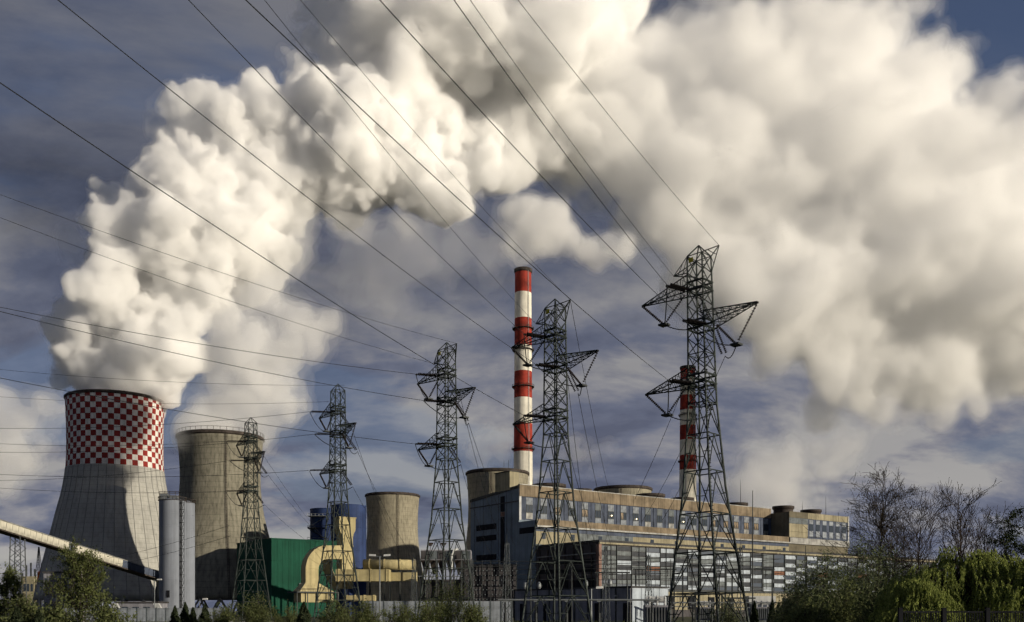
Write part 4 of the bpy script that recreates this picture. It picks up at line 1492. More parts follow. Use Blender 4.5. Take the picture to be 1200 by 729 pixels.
# coal-dark radiator bank in front of the end wall
rb = empty('radiator_bank', (P(572, YH, 352).x, 352, 0))
tag(rb, 'black radiator bank dotted with pale fittings before the grey end wall', 'radiator bank')
fx = lambda x: P(x, 0, 352).x - rb.location.x
fz = lambda y: P(0, y, 352).z
MB().box(fx(543), fx(606), 0, 6, 0, fz(661)).build('casing', M['louver'], rb)
for c in range(9):
    for r in range(4):
        xA, xB = fx(544 + c * 6.9), fx(544 + c * 6.9 + 6.1)
        zA, zB = fz(712 - r * 12.6), fz(712 - r * 12.6 - 11.4)
        MB().box(xA, xB, -0.22, -0.02, zA, zB).build('fin_panel', M['dark_hall'] if (c * 7 + r * 3) % 4 else M['louver'], rb)
kn = MB().lathe([(0.01, -0.24), (0.22, -0.1), (0.22, 0.1), (0.01, 0.24)], 6).mesh('fitting', M['mid_panel'])
for c in range(14):
    for r in range(8):
        link('fitting', kn, rb, (fx(547 + c * 4.3 + (r % 2) * 2), -0.5, fz(708 - r * 5.6)))
for x in range(7):
    MB().tube([(fx(545 + x * 10), -0.9, 0), (fx(545 + x * 10), -0.9, fz(657))], 0.13, 5).build('post', M['steel'], rb)
for y in (658, 664):
    MB().tube([(fx(543), -0.9, fz(y)), (fx(606), -0.9, fz(y))], 0.12, 4).build('pipe', M['steel'], rb)

# ------------------------------------------------------------------ low buildings and switchyard
tw = empty('switch_house')
TO = Vector((25.0, 200.0, 0))
tw.matrix_world = Matrix(((BD.x, -BN.x, 0, TO.x), (BD.y, -BN.y, 0, TO.y), (0, 0, 1, 0), (0, 0, 0, 1)))
tag(tw, 'flat grey transformer house with one white sunlit side in the switchyard', 'transformer house')
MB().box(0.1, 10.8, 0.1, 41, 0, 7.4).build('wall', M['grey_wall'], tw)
npl = 9
for k in range(npl):
    y0, y1 = 0.1 + 40.9 * k / npl, 0.1 + 40.9 * (k + 1) / npl
    MB().box(-0.12, 0.08, y0 + 0.06, y1 - 0.06, 0.1, 7.3).build('wall_panel', M['grey_wall'], tw)
    MB().box(-0.28, -0.13, y1 - 0.16, y1 + 0.16, 0, 7.45).build('post', M['steel'], tw)
    if k % 2 == 0:
        MB().box(-0.2, -0.13, y0 + 1.2, y0 + 2.3, 0.05, 4.2).build('door', M['louver'], tw)
for k in range(4):
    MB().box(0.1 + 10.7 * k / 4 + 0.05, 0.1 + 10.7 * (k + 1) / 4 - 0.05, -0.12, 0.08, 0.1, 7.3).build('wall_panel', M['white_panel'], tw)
MB().box(-0.3, 11, -0.3, 41.2, 7.46, 7.75).build('roof', M['roof'], tw)
for y in (8, 16, 33, 38.5):
    MB().lathe([(0.35, 7.75), (0.55, 8.3), (0.5, 9.0), (0.2, 9.4), (0.01, 9.5)], 12, c=(1.2, y)).build('roof_vent', M['galv'], tw)
for y in (4, 22):
    lmp = MB().box(-0.9, -0.28, y, y + 0.4, 5.6, 5.8).build('wall_lamp', M['white'], tw)


def lamp_post(px, Y, ytop, ybot, heads, label):
    c = P(px, YH, Y); c.z = 0
    o = empty('lamp_post', c)
    tag(o, label, 'lamp post', 'lamp posts in the switchyard')
    h = CAMZ + (YH - ytop) * Y / F
    MB().tube([(0, 0, 0), (0, 0, h)], [0.16, 0.09], 8).build('pole', M['galv'], o)
    MB().lathe([(0.35, 0), (0.35, 0.3), (0.18, 0.5)], 10).build('base', M['galv'], o)
    for s in heads:
        a = MB()
        a.tube([(0, 0, h - 0.1), (s * 0.9, 0, h + 0.1)], 0.06, 5)
        l = a.build('lamp_arm', M['galv'], o)
        MB().hexa([(s * 0.7, -0.25, h), (s * 1.9, -0.25, h + 0.05), (s * 1.9, 0.25, h + 0.05), (s * 0.7, 0.25, h), (s * 0.75, -0.2, h + 0.35), (s * 1.85, -0.2, h + 0.4), (s * 1.85, 0.2, h + 0.4), (s * 0.75, 0.2, h + 0.35)]).build('lamp_head', M['white'], l)


lamp_post(445, 170, 652, 729, (-1, 1), 'grey lamp post with two heads before the yellow ducts')
lamp_post(693, 150, 690, 729, (1,), 'lamp post with a white head before the grey transformer house')
lamp_post(181, 250, 680, 729, (1,), 'thin lamp post between the conveyor foot and the wide silo')
lamp_post(234, 230, 703, 729, (1,), 'short lamp post right of the silos')


def lattice_mast(px, Y, ytop, half, label, kind='mast'):
    c = P(px, YH, Y); c.z = 0
    o = empty('gantry_mast', c, 0.5)
    tag(o, label, 'mast', 'lattice gantry masts of the switchyard')
    h = CAMZ + (YH - ytop) * Y / F
    for sx in (-1, 1):
        for sy in (-1, 1):
            MB().tube([(sx * half, sy * half, 0), (sx * half * 0.35, sy * half * 0.35, h)], 0.07, 4).build('leg', M['galv'], o)
    n = max(5, int(h / 1.3))
    for i in range(n):
        z0, z1 = h * i / n, h * (i + 1) / n
        w0, w1 = half * (1 - 0.65 * i / n), half * (1 - 0.65 * (i + 1) / n)
        for f in ((1, 0), (0, 1), (-1, 0), (0, -1)):
            e = 1 if i % 2 else -1
            bar((f[0] * w0 - f[1] * e * w0, f[1] * w0 + f[0] * e * w0, z0), (f[0] * w1 + f[1] * e * w1, f[1] * w1 - f[0] * e * w1, z1), 0.045, o)
    MB().tube([(0, 0, h), (0, 0, h + 1.5)], 0.05, 4).build('spike', M['galv'], o)
    return o


for px, Y, yt, hf, lab in ((594, 190, 636, 0.8, 'slender lattice mast before the grey end wall of the station'), (710, 185, 640, 0.6, 'slender lattice mast before the pinkish corner pillar'),
                           (760, 175, 650, 0.6, 'slender lattice mast before the white side of the transformer house'), (868, 180, 640, 0.6, 'slender lattice mast right of the tallest pylon'),
                           (485, 260, 655, 0.8, 'slender lattice mast at the left end of the filter house'), (552, 230, 655, 0.7, 'slender lattice mast before the black radiator bank')):
    lattice_mast(px, Y, yt, hf, lab)


def pole(px, Y, ytop, r, label):
    c = P(px, YH, Y); c.z = 0
    o = empty('pole', c)
    tag(o, label, 'pole', 'thin poles in the switchyard')
    h = CAMZ + (YH - ytop) * Y / F
    MB().tube([(0, 0, 0), (0, 0, h * .6), (0, 0, h)], [r, r * .8, r * .45], 6).build('shaft', M['steel'], o)
    MB().box(-0.35, 0.35, -0.35, 0.35, 0, 0.35).build('footing', M['grey_wall'], o)


for px, Y, yt, lab in ((882, 160, 575, 'very tall thin lightning pole rising over the facade right of the tallest pylon'), (843, 170, 655, 'thin pole close behind the right leg of the tallest pylon'),
                       (944, 190, 640, 'thin pole at the edge of the dark thicket'), (786, 165, 655, 'thin pole just left of the tallest pylon'), (622, 175, 655, 'thin pole left inside the pylon by the tall chimney'),
                       (670, 170, 660, 'thin pole right inside the pylon by the tall chimney'), (735, 180, 665, 'thin pole near the corner of the transformer house')):
    pole(px, Y, yt, 0.13, lab)

# post insulators carrying tubular busbars
pim = MB().lathe([(0.22, 0), (0.22, 2.2), (0.1, 2.25)] + [q for i in range(8) for q in ((0.1, 2.3 + i * .18), (0.2, 2.36 + i * .18), (0.1, 2.44 + i * .18))] + [(0.12, 3.8), (0.01, 3.85)], 8)
pmesh_ = pim.mesh('post', M['steel'])
cap = MB().box(-0.3, 0.3, -0.12, 0.12, 3.85, 4.0).mesh('clamp', M['galv'])
row_lab = {150: 'nearest row under the transformer house', 172: 'second row behind the nearest busbar', 178: 'row right of the white wall'}
NTH = ('first', 'second', 'third', 'fourth', 'fifth', 'sixth')
for Y, xs in ((140, [592, 628, 664, 702, 738, 764]), (186, [790, 812, 834, 858, 880, 902])):
    for nth, px in zip(NTH, xs):
        c = P(px, YH, Y); c.z = 0
        o = empty('post_insulator', c)
        tag(o, nth + ' post insulator from the left under the ' + ('long busbar before the transformer house' if Y == 140 else 'busbar right of the white wall'), 'insulator', 'post insulators under the ' + ('left' if Y == 140 else 'right') + ' busbar')
        link('post', pmesh_, o)
        link('clamp', cap, o)
    a, b = P(xs[0] - 8, YH, Y), P(xs[-1] + 8, YH, Y)
    o = bpy.data.objects.new('busbar', MB().tube([(0, 0, 0), (b.x - a.x, 0, 0)], 0.13, 8).mesh('busbar', M['galv']))
    o.location = (a.x, Y, 4.12)
    COL.objects.link(o)
    tag(o, 'long tubular busbar ' + ('before the transformer house' if Y == 140 else 'right of the white wall'), 'busbar')


def portal(px0, px1, Y, ytop, label):
    a, b = P(px0, YH, Y), P(px1, YH, Y)
    o = empty('steel_portal', (a.x, Y, 0))
    tag(o, label, 'portal frame', 'steel portals of the switchyard')
    w, h = b.x - a.x, CAMZ + (YH - ytop) * Y / F
    for x in (0, w):
        MB().box(x - 0.16, x + 0.16, -0.16, 0.16, 0, h).build('column', M['steel'], o)
    MB().box(-0.6, w + 0.6, -0.14, 0.14, h + 0.01, h + 0.35).build('beam', M['steel'], o)
    MB().box(0.17, w - 0.17, -0.1, 0.1, h * 0.62, h * 0.62 + 0.2).build('tie', M['galv'], o)
    for k in range(3):
        x = w * (k + 0.5) / 3
        insulator((x, 0, h), (x, 0, h - 1.5), o)
        MB().tube([(x, 0, h - 1.5), (x + 0.2, -0.2, h * 0.62 + 0.2)], 0.04, 4).build('lead', M['wire'], o)


for a in ((782, 812, 200, 700, 'low steel portal just right of the white wall'), (815, 846, 195, 697, 'low steel portal under the tallest pylon'), (850, 882, 205, 702, 'low steel portal right of the tallest pylon'),
          (700, 735, 215, 672, 'tall steel portal before the left end of the panel facade'), (745, 790, 230, 668, 'tall steel portal before the panel facade middle'), (800, 850, 225, 664, 'tall steel portal behind the tallest pylon'),
          (858, 905, 235, 668, 'tall steel portal before the right panels')):
    portal(*a)


def transformer(px, Y, label):
    c = P(px, YH, Y); c.z = 0
    o = empty('transformer', c)
    tag(o, label, 'transformer', 'transformers in the switchyard')
    MB().box(-2, 2, -1.3, 1.3, 0.4, 3.4).build('tank', M['grey_wall'], o)
    fin = MB().box(-0.05, 0.05, -2.0, -1.32, 0.7, 3.1).mesh('radiator_fin', M['galv'])
    for k in range(9):
        link('radiator_fin', fin, o, (-1.8 + 0.45 * k, 0, 0))
    for x in (-1.2, 0, 1.2):
        b = MB().lathe([(0.2, 3.4)] + [q for i in range(6) for q in ((0.12, 3.5 + i * .22), (0.26, 3.58 + i * .22), (0.12, 3.68 + i * .22))] + [(0.01, 5.0)], 8, c=(x, 0))
        b.build('bushing', M['white'], o)
    MB().tube([(-1.6, 1.0, 4.3), (1.4, 1.0, 4.3)], 0.5, 12).build('conservator', M['white'], o)
    MB().box(-2.4, 2.4, -2.2, 1.8, 0, 0.38).build('plinth', M['mid_panel'], o)


transformer(893, 215, 'white topped transformer near the dark thicket')
transformer(826, 220, 'transformer under the tallest pylon')
transformer(770, 150, 'transformer in front of the white wall')

# white cubicle hut
hut = empty('kiosk', (P(893, YH, 250).x, 250, 0))
tag(hut, 'small white roofed kiosk beside the dark thicket', 'kiosk')
MB().box(-3.2, 3.2, 0, 4, 0, 4.6).build('wall', M['strip'], hut)
MB().box(-3.5, 3.5, -0.3, 4.3, 4.62, 6.4).build('roof', M['white'], hut)
MB().box(-0.6, 0.6, -0.12, -0.02, 0, 2.3).build('door', M['steel'], hut)

# concrete panel wall
def panel_wall(px0, px1, Y, h, npan, label, m):
    a, b = P(px0, YH, Y), P(px1, YH, Y)
    o = empty('boundary_wall', (a.x, Y, 0))
    tag(o, label, 'wall')
    w = (b.x - a.x) / npan
    me = [MB().box(0.1, w - 0.1, -0.06 - 0.015 * j, 0.06, 0, h).mesh('wall_panel', m) for j in range(2)]
    pm = MB().box(-0.12, 0.12, -0.14, 0.14, 0, h + 0.12).mesh('post', M['mid_panel'])
    for k in range(npan):
        link('wall_panel', me[k % 2], o, (k * w, 0, 0))
        link('post', pm, o, (k * w, 0, 0))
    link('post', pm, o, (npan * w, 0, 0))


panel_wall(425, 600, 205, 4.6, 14, 'pale concrete panel wall behind the shrubs at the foot of the ducts', M['pale'])
panel_wall(60, 262, 225, 3.2, 18, 'long low white wall at the foot of the checkered tower', M['pale'])
an = empty('pump_house', (P(160, YH, 300).x, 300, 0))
tag(an, 'low dark pump house before the checkered tower base', 'pump house')
MB().box(-6.5, 6.5, 0, 9, 0, 5.0).build('wall', M['grey_wall'], an)
MB().box(-6.9, 6.9, -0.4, 9.4, 5.02, 5.5).build('roof', M['dark_hall'], an)
for x in (-4.6, -1.2, 2.2):
    MB().box(x, x + 2, -0.1, -0.02, 1.6, 3.8).build('window', M['glass'], an)
for px, lab in ((139, 'white slanting chute at the left end of the pump house'), (188, 'white slanting chute at the foot of the wide silo')):
    c = P(px, YH, 262); c.z = 0
    o = empty('chute', c)
    tag(o, lab, 'chute', 'white slanting chutes')
    MB().hexa([(0.4, -0.5, 0.3), (2.0, -0.5, 0.3), (2.0, 0.5, 0.3), (0.4, 0.5, 0.3), (-1.9, -0.5, 4.6), (-0.4, -0.5, 4.6), (-0.4, 0.5, 4.6), (-1.9, 0.5, 4.6)]).build('trough', M['white'], o)
    MB().box(-0.6, -0.3, -0.3, 0.3, 0, 2.2).build('support', M['steel'], o)
gb = empty('base_house', (P(72, YH, 480).x, 480, 0))
tag(gb, 'dark windowed annex at the left foot of the checkered tower', 'annex')
MB().box(-9, 4, 0, 14, 0, 21.5).build('wall', M['grey_wall'], gb)
for k in range(5):
    for z in (4, 11, 16):
        MB().box(-8.4 + k * 2.5, -6.9 + k * 2.5, -0.12, -0.02, z, z + 3).build('window', M['glass'], gb)
MB().box(-9.5, 4.5, -0.5, 14.5, 21.52, 22.3).build('roof', M['dark_hall'], gb)

# far left: a distant works, a mast with an orange foot
fw = empty('distant_works', (P(33, YH, 760).x, 760, 0))
tag(fw, 'small distant cream works building with short stacks at the left edge', 'factory')
MB().box(-4.5, 5, 0, 12, 0, 30).build('wall', M['cream'], fw)
MB().box(-9, -4.6, 2, 10, 0, 24).build('annex', M['pale'], fw)
for x, h in ((-3.4, 39), (0.2, 41), (-6.5, 33), (3.2, 36)):
    MB().tube([(x, 4, 24), (x, 4, h)], 0.7, 8).build('stack', M['steel'], fw)
for k in range(3):
    MB().box(-3.8 + k * 2.9, -2.0 + k * 2.9, -0.15, -0.02, 18, 24).build('window', M['glass'], fw)
dm = empty('crane_mast', (P(45.5, YH, 520).x, 520, 0))
tag(dm, 'thin lattice crane mast on an orange base left of the checkered tower', 'crane mast')
hm = P(0, 641, 520).z
for sx in (-1, 1):
    for sy in (-1, 1):
        MB().tube([(sx * 1.4, sy * 1.4, 0), (sx * 1.2, sy * 1.2, 22), (sx * .15, sy * .15, hm)], 0.18, 4).build('leg', M['steel'], dm)
for i in range(14):
    z0, z1 = hm * i / 14, hm * (i + 1) / 14
    w0 = 1.3 if z0 < 22 else 1.2 * (hm - z0) / (hm - 22)
    w1 = 1.3 if z1 < 22 else 1.2 * (hm - z1) / (hm - 22)
    bar((-w0, -w0, z0), (w1, -w1, z1), 0.1, dm)
    bar((w0, -w0, z0), (-w1, -w1, z1), 0.1, dm)
MB().hexa([(-.2, -1.9, 13), (2.0, -1.9, 13), (2.0, -.6, 13), (-.2, -.6, 13), (.4, -1.9, 24), (1.8, -1.9, 24), (1.8, -.6, 24), (.4, -.6, 24)]).build('cabin', M['orange'], dm)

# black steel fence, bottom right
fe = empty('steel_fence', P(1050, YH, 46) * 1.0)
fe.location.z = 0
tag(fe, 'black steel bar fence in front of the weeping willows', 'fence')
x0 = 0
pm = MB().box(-0.09, 0.09, -0.09, 0.09, 0, 2.66).mesh('post', M['louver'])
bm_ = MB().box(-0.016, 0.016, -0.016, 0.016, 0.1, 2.5).mesh('bar', M['louver'])
for k in range(4):
    link('post', pm, fe, (0.2 + k * 2.1, 0, 0))
    for z in (0.25, 2.42):
        if k < 3:
            MB().box(0.3 + k * 2.1, 2.2 + k * 2.1, -0.03, 0.03, z, z + 0.07).build('rail', M['louver'], fe)
    for j in range(1, 17):
        if k < 3:
            link('bar', bm_, fe, (0.2 + k * 2.1 + j * 2.1 / 17, 0, 0))


# ------------------------------------------------------------------ vegetation
def leaf_mat(name, a, b, trans=0.35):
    m = bpy.data.materials.new(name)
    m.use_nodes = True
    t = m.node_tree
    t.nodes.clear()
    g = N(t, 'ShaderNodeNewGeometry')
    r = ramp(t, [(0.0, a), (1.0, b)], g.outputs['Random Per Island'])
    d = N(t, 'ShaderNodeBsdfDiffuse')
    tl = N(t, 'ShaderNodeBsdfTranslucent')
    mxs = N(t, 'ShaderNodeMixShader', i_0=trans)
    o = N(t, 'ShaderNodeOutputMaterial')
    t.links.new(r.outputs[0], d.inputs[0])
    t.links.new(r.outputs[0], tl.inputs[0])
    t.links.new(d.outputs[0], mxs.inputs[1])
    t.links.new(tl.outputs[0], mxs.inputs[2])
    t.links.new(mxs.outputs[0], o.inputs[0])
    return m


LM = {
    'dark': leaf_mat('dark grey green leaves', (0.052, 0.07, 0.038), (0.145, 0.165, 0.085)),
    'olive': leaf_mat('olive spring leaves', (0.065, 0.082, 0.033), (0.155, 0.175, 0.072)),
    'willow': leaf_mat('fresh willow leaves', (0.15, 0.19, 0.05), (0.30, 0.335, 0.10)),
    'birch': leaf_mat('young birch leaves', (0.065, 0.082, 0.028), (0.15, 0.17, 0.065)),
    'conifer': leaf_mat('blackish conifer needles', (0.018, 0.027, 0.016), (0.055, 0.067, 0.036), 0.1),
    'bud': leaf_mat('brown buds and catkins', (0.035, 0.03, 0.022), (0.07, 0.06, 0.035), 0.1),
}


def leaves(pts, size, r, flat=0.0, name='foliage', m=None, parent=None, droop=None):
    """One small quad leaf per point."""
    pts = np.asarray(pts, dtype=np.float32)
    n = len(pts)
    a = r.standard_normal((n, 3)).astype(np.float32)
    if droop is not None:
        a = a * 0.35 + np.array((0, 0, -1), dtype=np.float32) * droop
    a /= np.linalg.norm(a, axis=1, keepdims=True)
    b = np.cross(a, r.standard_normal((n, 3)).astype(np.float32))
    b /= np.linalg.norm(b, axis=1, keepdims=True) + 1e-6
    s = (size * r.uniform(0.6, 1.3, (n, 1))).astype(np.float32)
    k = 0.42
    v = np.stack([pts - a * s, pts + b * s * k, pts + a * s, pts - b * s * k], 1).reshape(-1, 3)
    me = bpy.data.meshes.new(name)
    me.vertices.add(n * 4)
    me.vertices.foreach_set('co', v.ravel())
    me.loops.add(n * 4)
    me.loops.foreach_set('vertex_index', np.arange(n * 4, dtype=np.int32))
    me.polygons.add(n)
    me.polygons.foreach_set('loop_start', np.arange(n, dtype=np.int32) * 4)
    me.update(calc_edges=True)
    me.materials.append(m)
    return link(name, me, parent)


def skeleton(h, r, spread=0.5, trunk_frac=0.3, levels=4, kids=(7, 4, 3), up=0.35, r0=None, lean=0.05):
    """Branch tubes of a tree; returns (trunk, limbs, twigs, tips)."""
    trunk, limbs, twigs, tips = MB(), MB(), MB(), []
    r0 = r0 or h * 0.011

    def grow(p, d, L, rad, lv, target):
        n = 5 if lv == 0 else 3
        pts, rs = [p], [rad]
        q = p
        dd = d
        for i in range(n):
            dd = (dd + Vector(r.standard_normal(3)) * (0.05 if lv == 0 else 0.16) + Vector((0, 0, up * 0.12 if lv else 0))).normalized()
            q = q + dd * (L / n)
            pts.append(q)
            rs.append(max(rad * (1 - 0.75 * (i + 1) / n), 0.022))
        target[min(lv, len(target) - 1)].tube(pts, rs, 5 if lv == 0 else (4 if lv == 1 else 3), caps=False)
        if lv >= levels - 1:
            tips.extend(pts[1:])
            return
        nk = kids[min(lv, len(kids) - 1)]
        for k in range(nk):
            u = (trunk_frac + (1 - trunk_frac) * (k + r.uniform(0, 0.8)) / nk) if lv == 0 else r.uniform(0.25, 1.0)
            i = min(int(u * n), n - 1)
            b = pts[i].lerp(pts[i + 1], u * n - i)
            az = k * 2.4 + r.uniform(-0.5, 0.5) if lv == 0 else r.uniform(0, 2 * PI)
            side = Vector((math.cos(az), math.sin(az), 0))
            side = (side - dd * side.dot(dd)).normalized()
            nd = (dd * (1 - spread) + side * spread + Vector((0, 0, up * 0.4))).normalized()
            ll = L * (r.uniform(0.30, 0.5) * (1.15 - 0.55 * u) if lv == 0 else r.uniform(0.4, 0.65))
            grow(b, nd, ll, rs[i] * (0.45 if lv == 0 else 0.55), lv + 1, target)
        tips.append(pts[-1])

    grow(Vector((0, 0, 0)), Vector((r.uniform(-lean, lean), r.uniform(-lean, lean), 1)).normalized(), h, r0, 0, (trunk, limbs, twigs))
    return trunk, limbs, twigs, tips


def tree(name, px, Y, ytop, seed, label, cat, group, leafm=None, nleaf=0, size=0.12, scatter=0.5, bark='bark', droop=None, z0=0.0, **kw):
    r = np.random.default_rng(seed)
    c = P(px, YH, Y); c.z = z0
    o = empty(name, c)
    tag(o, label, cat, group)
    h = CAMZ + (YH - ytop) * Y / F - z0
    tr, li, tw_, tips = skeleton(h, r, **kw)
    zmax = max(p.z for p in tips)
    s = h / zmax
    for mb in (tr, li, tw_):
        mb.v = [(x * s, y * s, z * s) for x, y, z in mb.v]
    tr.build('trunk', M[bark], o)
    li.build('limbs', M['bark'], o)
    if tw_.v:
        tag(tw_.build('twigs', M['bark'], o), kind='stuff')
    if nleaf:
        tp = np.array([tuple(p * s) for p in tips], dtype=np.float32)
        # clumps: some twig ends carry many leaves, some few
        wgt = r.random(len(tp)) ** 1.8 + 0.05
        idx = r.choice(len(tp), nleaf, p=wgt / wgt.sum())
        pts = tp[idx] + r.standard_normal((nleaf, 3)).astype(np.float32) * scatter * r.random((nleaf, 1)).astype(np.float32)
        if droop:
            pts[:, 2] -= np.abs(r.standard_normal(nleaf)).astype(np.float32) * droop
        pts = pts[pts[:, 2] > 0.15]
        tag(leaves(pts, size, r, m=LM[leafm], parent=o, name='crown', droop=1.0 if droop else None), kind='stuff')
    return o


def bush(name, px, Y, ytop, wpx, seed, label, cat, group, leafm, nleaf, size=0.1, nst=26, hollow=0.35, z0=0.0):
    """Many stems fanning out of the ground, leaf clumps thinning towards an uneven outline."""
    r = np.random.default_rng(seed)
    c = P(px, YH, Y); c.z = z0
    o = empty(name, c)
    tag(o, label, cat, group)
    h = CAMZ + (YH - ytop) * Y / F - z0
    w = wpx * Y / F / 2
    st = MB()
    ends = []
    for k in range(nst):
        az, u = r.uniform(0, 2 * PI), r.random() ** 0.6
        tip = Vector((math.cos(az) * w * u, math.sin(az) * w * u * 0.8, h * (1 - 0.55 * u * u) * r.uniform(0.72, 1.03)))
        base = Vector((math.cos(az) * w * 0.25 * u, math.sin(az) * w * 0.25 * u, 0))
        mid = base.lerp(tip, 0.5) + Vector(r.standard_normal(3)) * 0.08 * h * 0.5
        st.tube([base, mid, tip], [0.035, 0.022, 0.008], 4, caps=False)
        for q in range(9):
            t = r.uniform(0.25, 1.0)
            p = base.lerp(mid, t * 2) if t < 0.5 else mid.lerp(tip, t * 2 - 1)
            e = p + Vector(r.standard_normal(3)) * h * 0.11
            st.tube([p, e], [0.012, 0.005], 3, caps=False)
            ends += [p.lerp(e, 0.5), e]
    tag(st.build('stems', M['bark'], o), kind='stuff')
    tp = np.array([tuple(p) for p in ends], dtype=np.float32)
    wgt = r.random(len(tp)) ** 1.6 + 0.06
    idx = r.choice(len(tp), nleaf, p=wgt / wgt.sum())
    pts = tp[idx] + r.standard_normal((nleaf, 3)).astype(np.float32) * h * 0.055
    pts = pts[pts[:, 2] > 0.05]
    tag(leaves(pts, size, r, m=LM[leafm], parent=o, name='foliage'), kind='stuff')
    return o


def willow(px, Y, ytop, wpx, seed, label):
    r = np.random.default_rng(seed)
    c = P(px, YH, Y); c.z = 0
    o = empty('weeping_willow', c)
    tag(o, label, 'willow', 'weeping willows')
    h = CAMZ + (YH - ytop) * Y / F
    w = wpx * Y / F / 2
    MB().tube([(0, 0, 0), (0.1, 0, h * .35), (0, 0.1, h * .6)], [0.28, 0.22, 0.14], 8).build('trunk', M['bark'], o)
    lm, strands, pts = MB(), MB(), []
    for k in range(70):
        az, u = r.uniform(0, 2 * PI), r.random() ** 0.55
        top = Vector((math.cos(az) * w * u, math.sin(az) * w * u * 0.8, h * (1.0 - 0.42 * u ** 2.2) * r.uniform(0.84, 1.0)))
        lm.tube([(0, 0, h * 0.4), Vector((0, 0, h * 0.5)).lerp(top, 0.6) + Vector((0, 0, h * 0.12)), top], [0.09, 0.05, 0.02], 4, caps=False)
        for q in range(int(r.integers(8, 17))):
            s0 = top + Vector((r.normal() * 0.36, r.normal() * 0.36, r.uniform(-0.25, 0.2)))
            L = r.uniform(0.5, 1.0) * min(s0.z * 0.75, 2.6)
            sway = Vector((math.cos(az) * 0.22 + r.normal() * 0.12, math.sin(az) * 0.2 + r.normal() * .12, 0))
            s1, s2 = s0 + sway * L * .6 - Vector((0, 0, L * 0.3)), s0 + sway * L - Vector((0, 0, L))
            strands.tube([s0, s1, s2], [0.012, 0.008, 0.004], 3, caps=False)
            m_ = int(L * 34)
            for i in range(m_):
                t = (i + r.random()) / m_
                p = (s0.lerp(s1, t * 2) if t < .5 else s1.lerp(s2, t * 2 - 1))
                pts.append((p.x + r.normal() * .035, p.y + r.normal() * .035, p.z))
    lm.build('limbs', M['bark'], o)
    tag(strands.build('strands', LM['olive'], o), kind='stuff')
    tag(leaves(pts, 0.068, r, m=LM['willow'], parent=o, name='crown', droop=1.1), kind='stuff')


# right: willows, dark thicket, bare trees behind
willow(1128, 58, 640, 165, 31, 'bright green weeping willow with the highest dome, behind the black fence')
willow(1206, 56, 652, 130, 32, 'bright green weeping willow cut by the right edge')
willow(1078, 55, 678, 75, 33, 'low weeping willow at the left end of the black fence')
tree('bare_birch', 1026, 96, 541, 41, 'tall fine twigged birch, highest tree on the right', 'tree', 'leafless trees on the right', 'bud', 6500, 0.07, 0.25, droop=0.5, levels=4, kids=(30, 8, 5), spread=0.42, up=0.12, trunk_frac=0.2, r0=0.2)
tree('bare_tree', 1075, 92, 566, 42, 'leafless dark tree standing right of the tall birch', 'tree', 'leafless trees on the right', 'bud', 500, 0.05, 0.15, levels=4, kids=(22, 7, 4), spread=0.46, up=0.42, trunk_frac=0.25, r0=0.22)
tree('bare_tree', 1122, 88, 563, 43, 'leafless tree with a straight thick trunk above the willow dome', 'tree', 'leafless trees on the right', 'bud', 400, 0.05, 0.15, levels=4, kids=(22, 7, 4), spread=0.46, up=0.45, trunk_frac=0.25, r0=0.24)
tree('bare_tree', 1151, 97, 588, 44, 'leafless slimmer tree right of the thick trunked one', 'tree', 'leafless trees on the right', 'bud', 300, 0.05, 0.15, levels=4, kids=(16, 6, 4), spread=0.40, up=0.45, trunk_frac=0.25, r0=0.18)
tree('bare_tree', 1182, 95, 588, 45, 'leafless sparse tree close to the right edge', 'tree', 'leafless trees on the right', 'bud', 200, 0.05, 0.15, levels=4, kids=(12, 5, 3), spread=0.42, up=0.4, trunk_frac=0.35, r0=0.17)
tree('bare_tree', 1048, 104, 600, 46, 'short leafless tree between the birch and its dark neighbour', 'tree', 'leafless trees on the right', 'bud', 600, 0.05, 0.2, levels=4, kids=(15, 6, 4), spread=0.45, up=0.35, trunk_frac=0.2, r0=0.16)
tree('pine_tree', 1206, 82, 596, 47, 'dark pine cut by the right edge behind the willow', 'pine', None, 'conifer', 16000, 0.10, 0.4, levels=3, kids=(22, 6), spread=0.72, up=0.2, trunk_frac=0.15)
for i, (px, Y, yt, w, n, lm_, lab) in enumerate((
        (1000, 82, 636, 95, 14000, 'dark', 'dark leafy bush under the tall birch, biggest of the thicket'), (962, 78, 646, 80, 13000, 'dark', 'dark leafy bush left of the biggest bush in the thicket'),
        (1038, 86, 642, 70, 9000, 'dark', 'dark bush between the birch trunk and the willow'), (938, 84, 668, 50, 7000, 'dark', 'dark bush at the left end of the thicket beside the kiosk'),
        (985, 66, 682, 80, 8000, 'olive', 'lower olive shrub in front of the dark thicket'), (945, 64, 694, 60, 6000, 'olive', 'low olive shrub at the left foot of the thicket'),
        (1025, 60, 690, 70, 6000, 'olive', 'low olive shrub left of the black fence'), (1066, 90, 655, 60, 6000, 'dark', 'dark bush behind the left willow'))):
    bush('thicket_bush', px, Y, yt, w, 60 + i, lab, 'bush', 'bushes of the right thicket', lm_, n, 0.105)
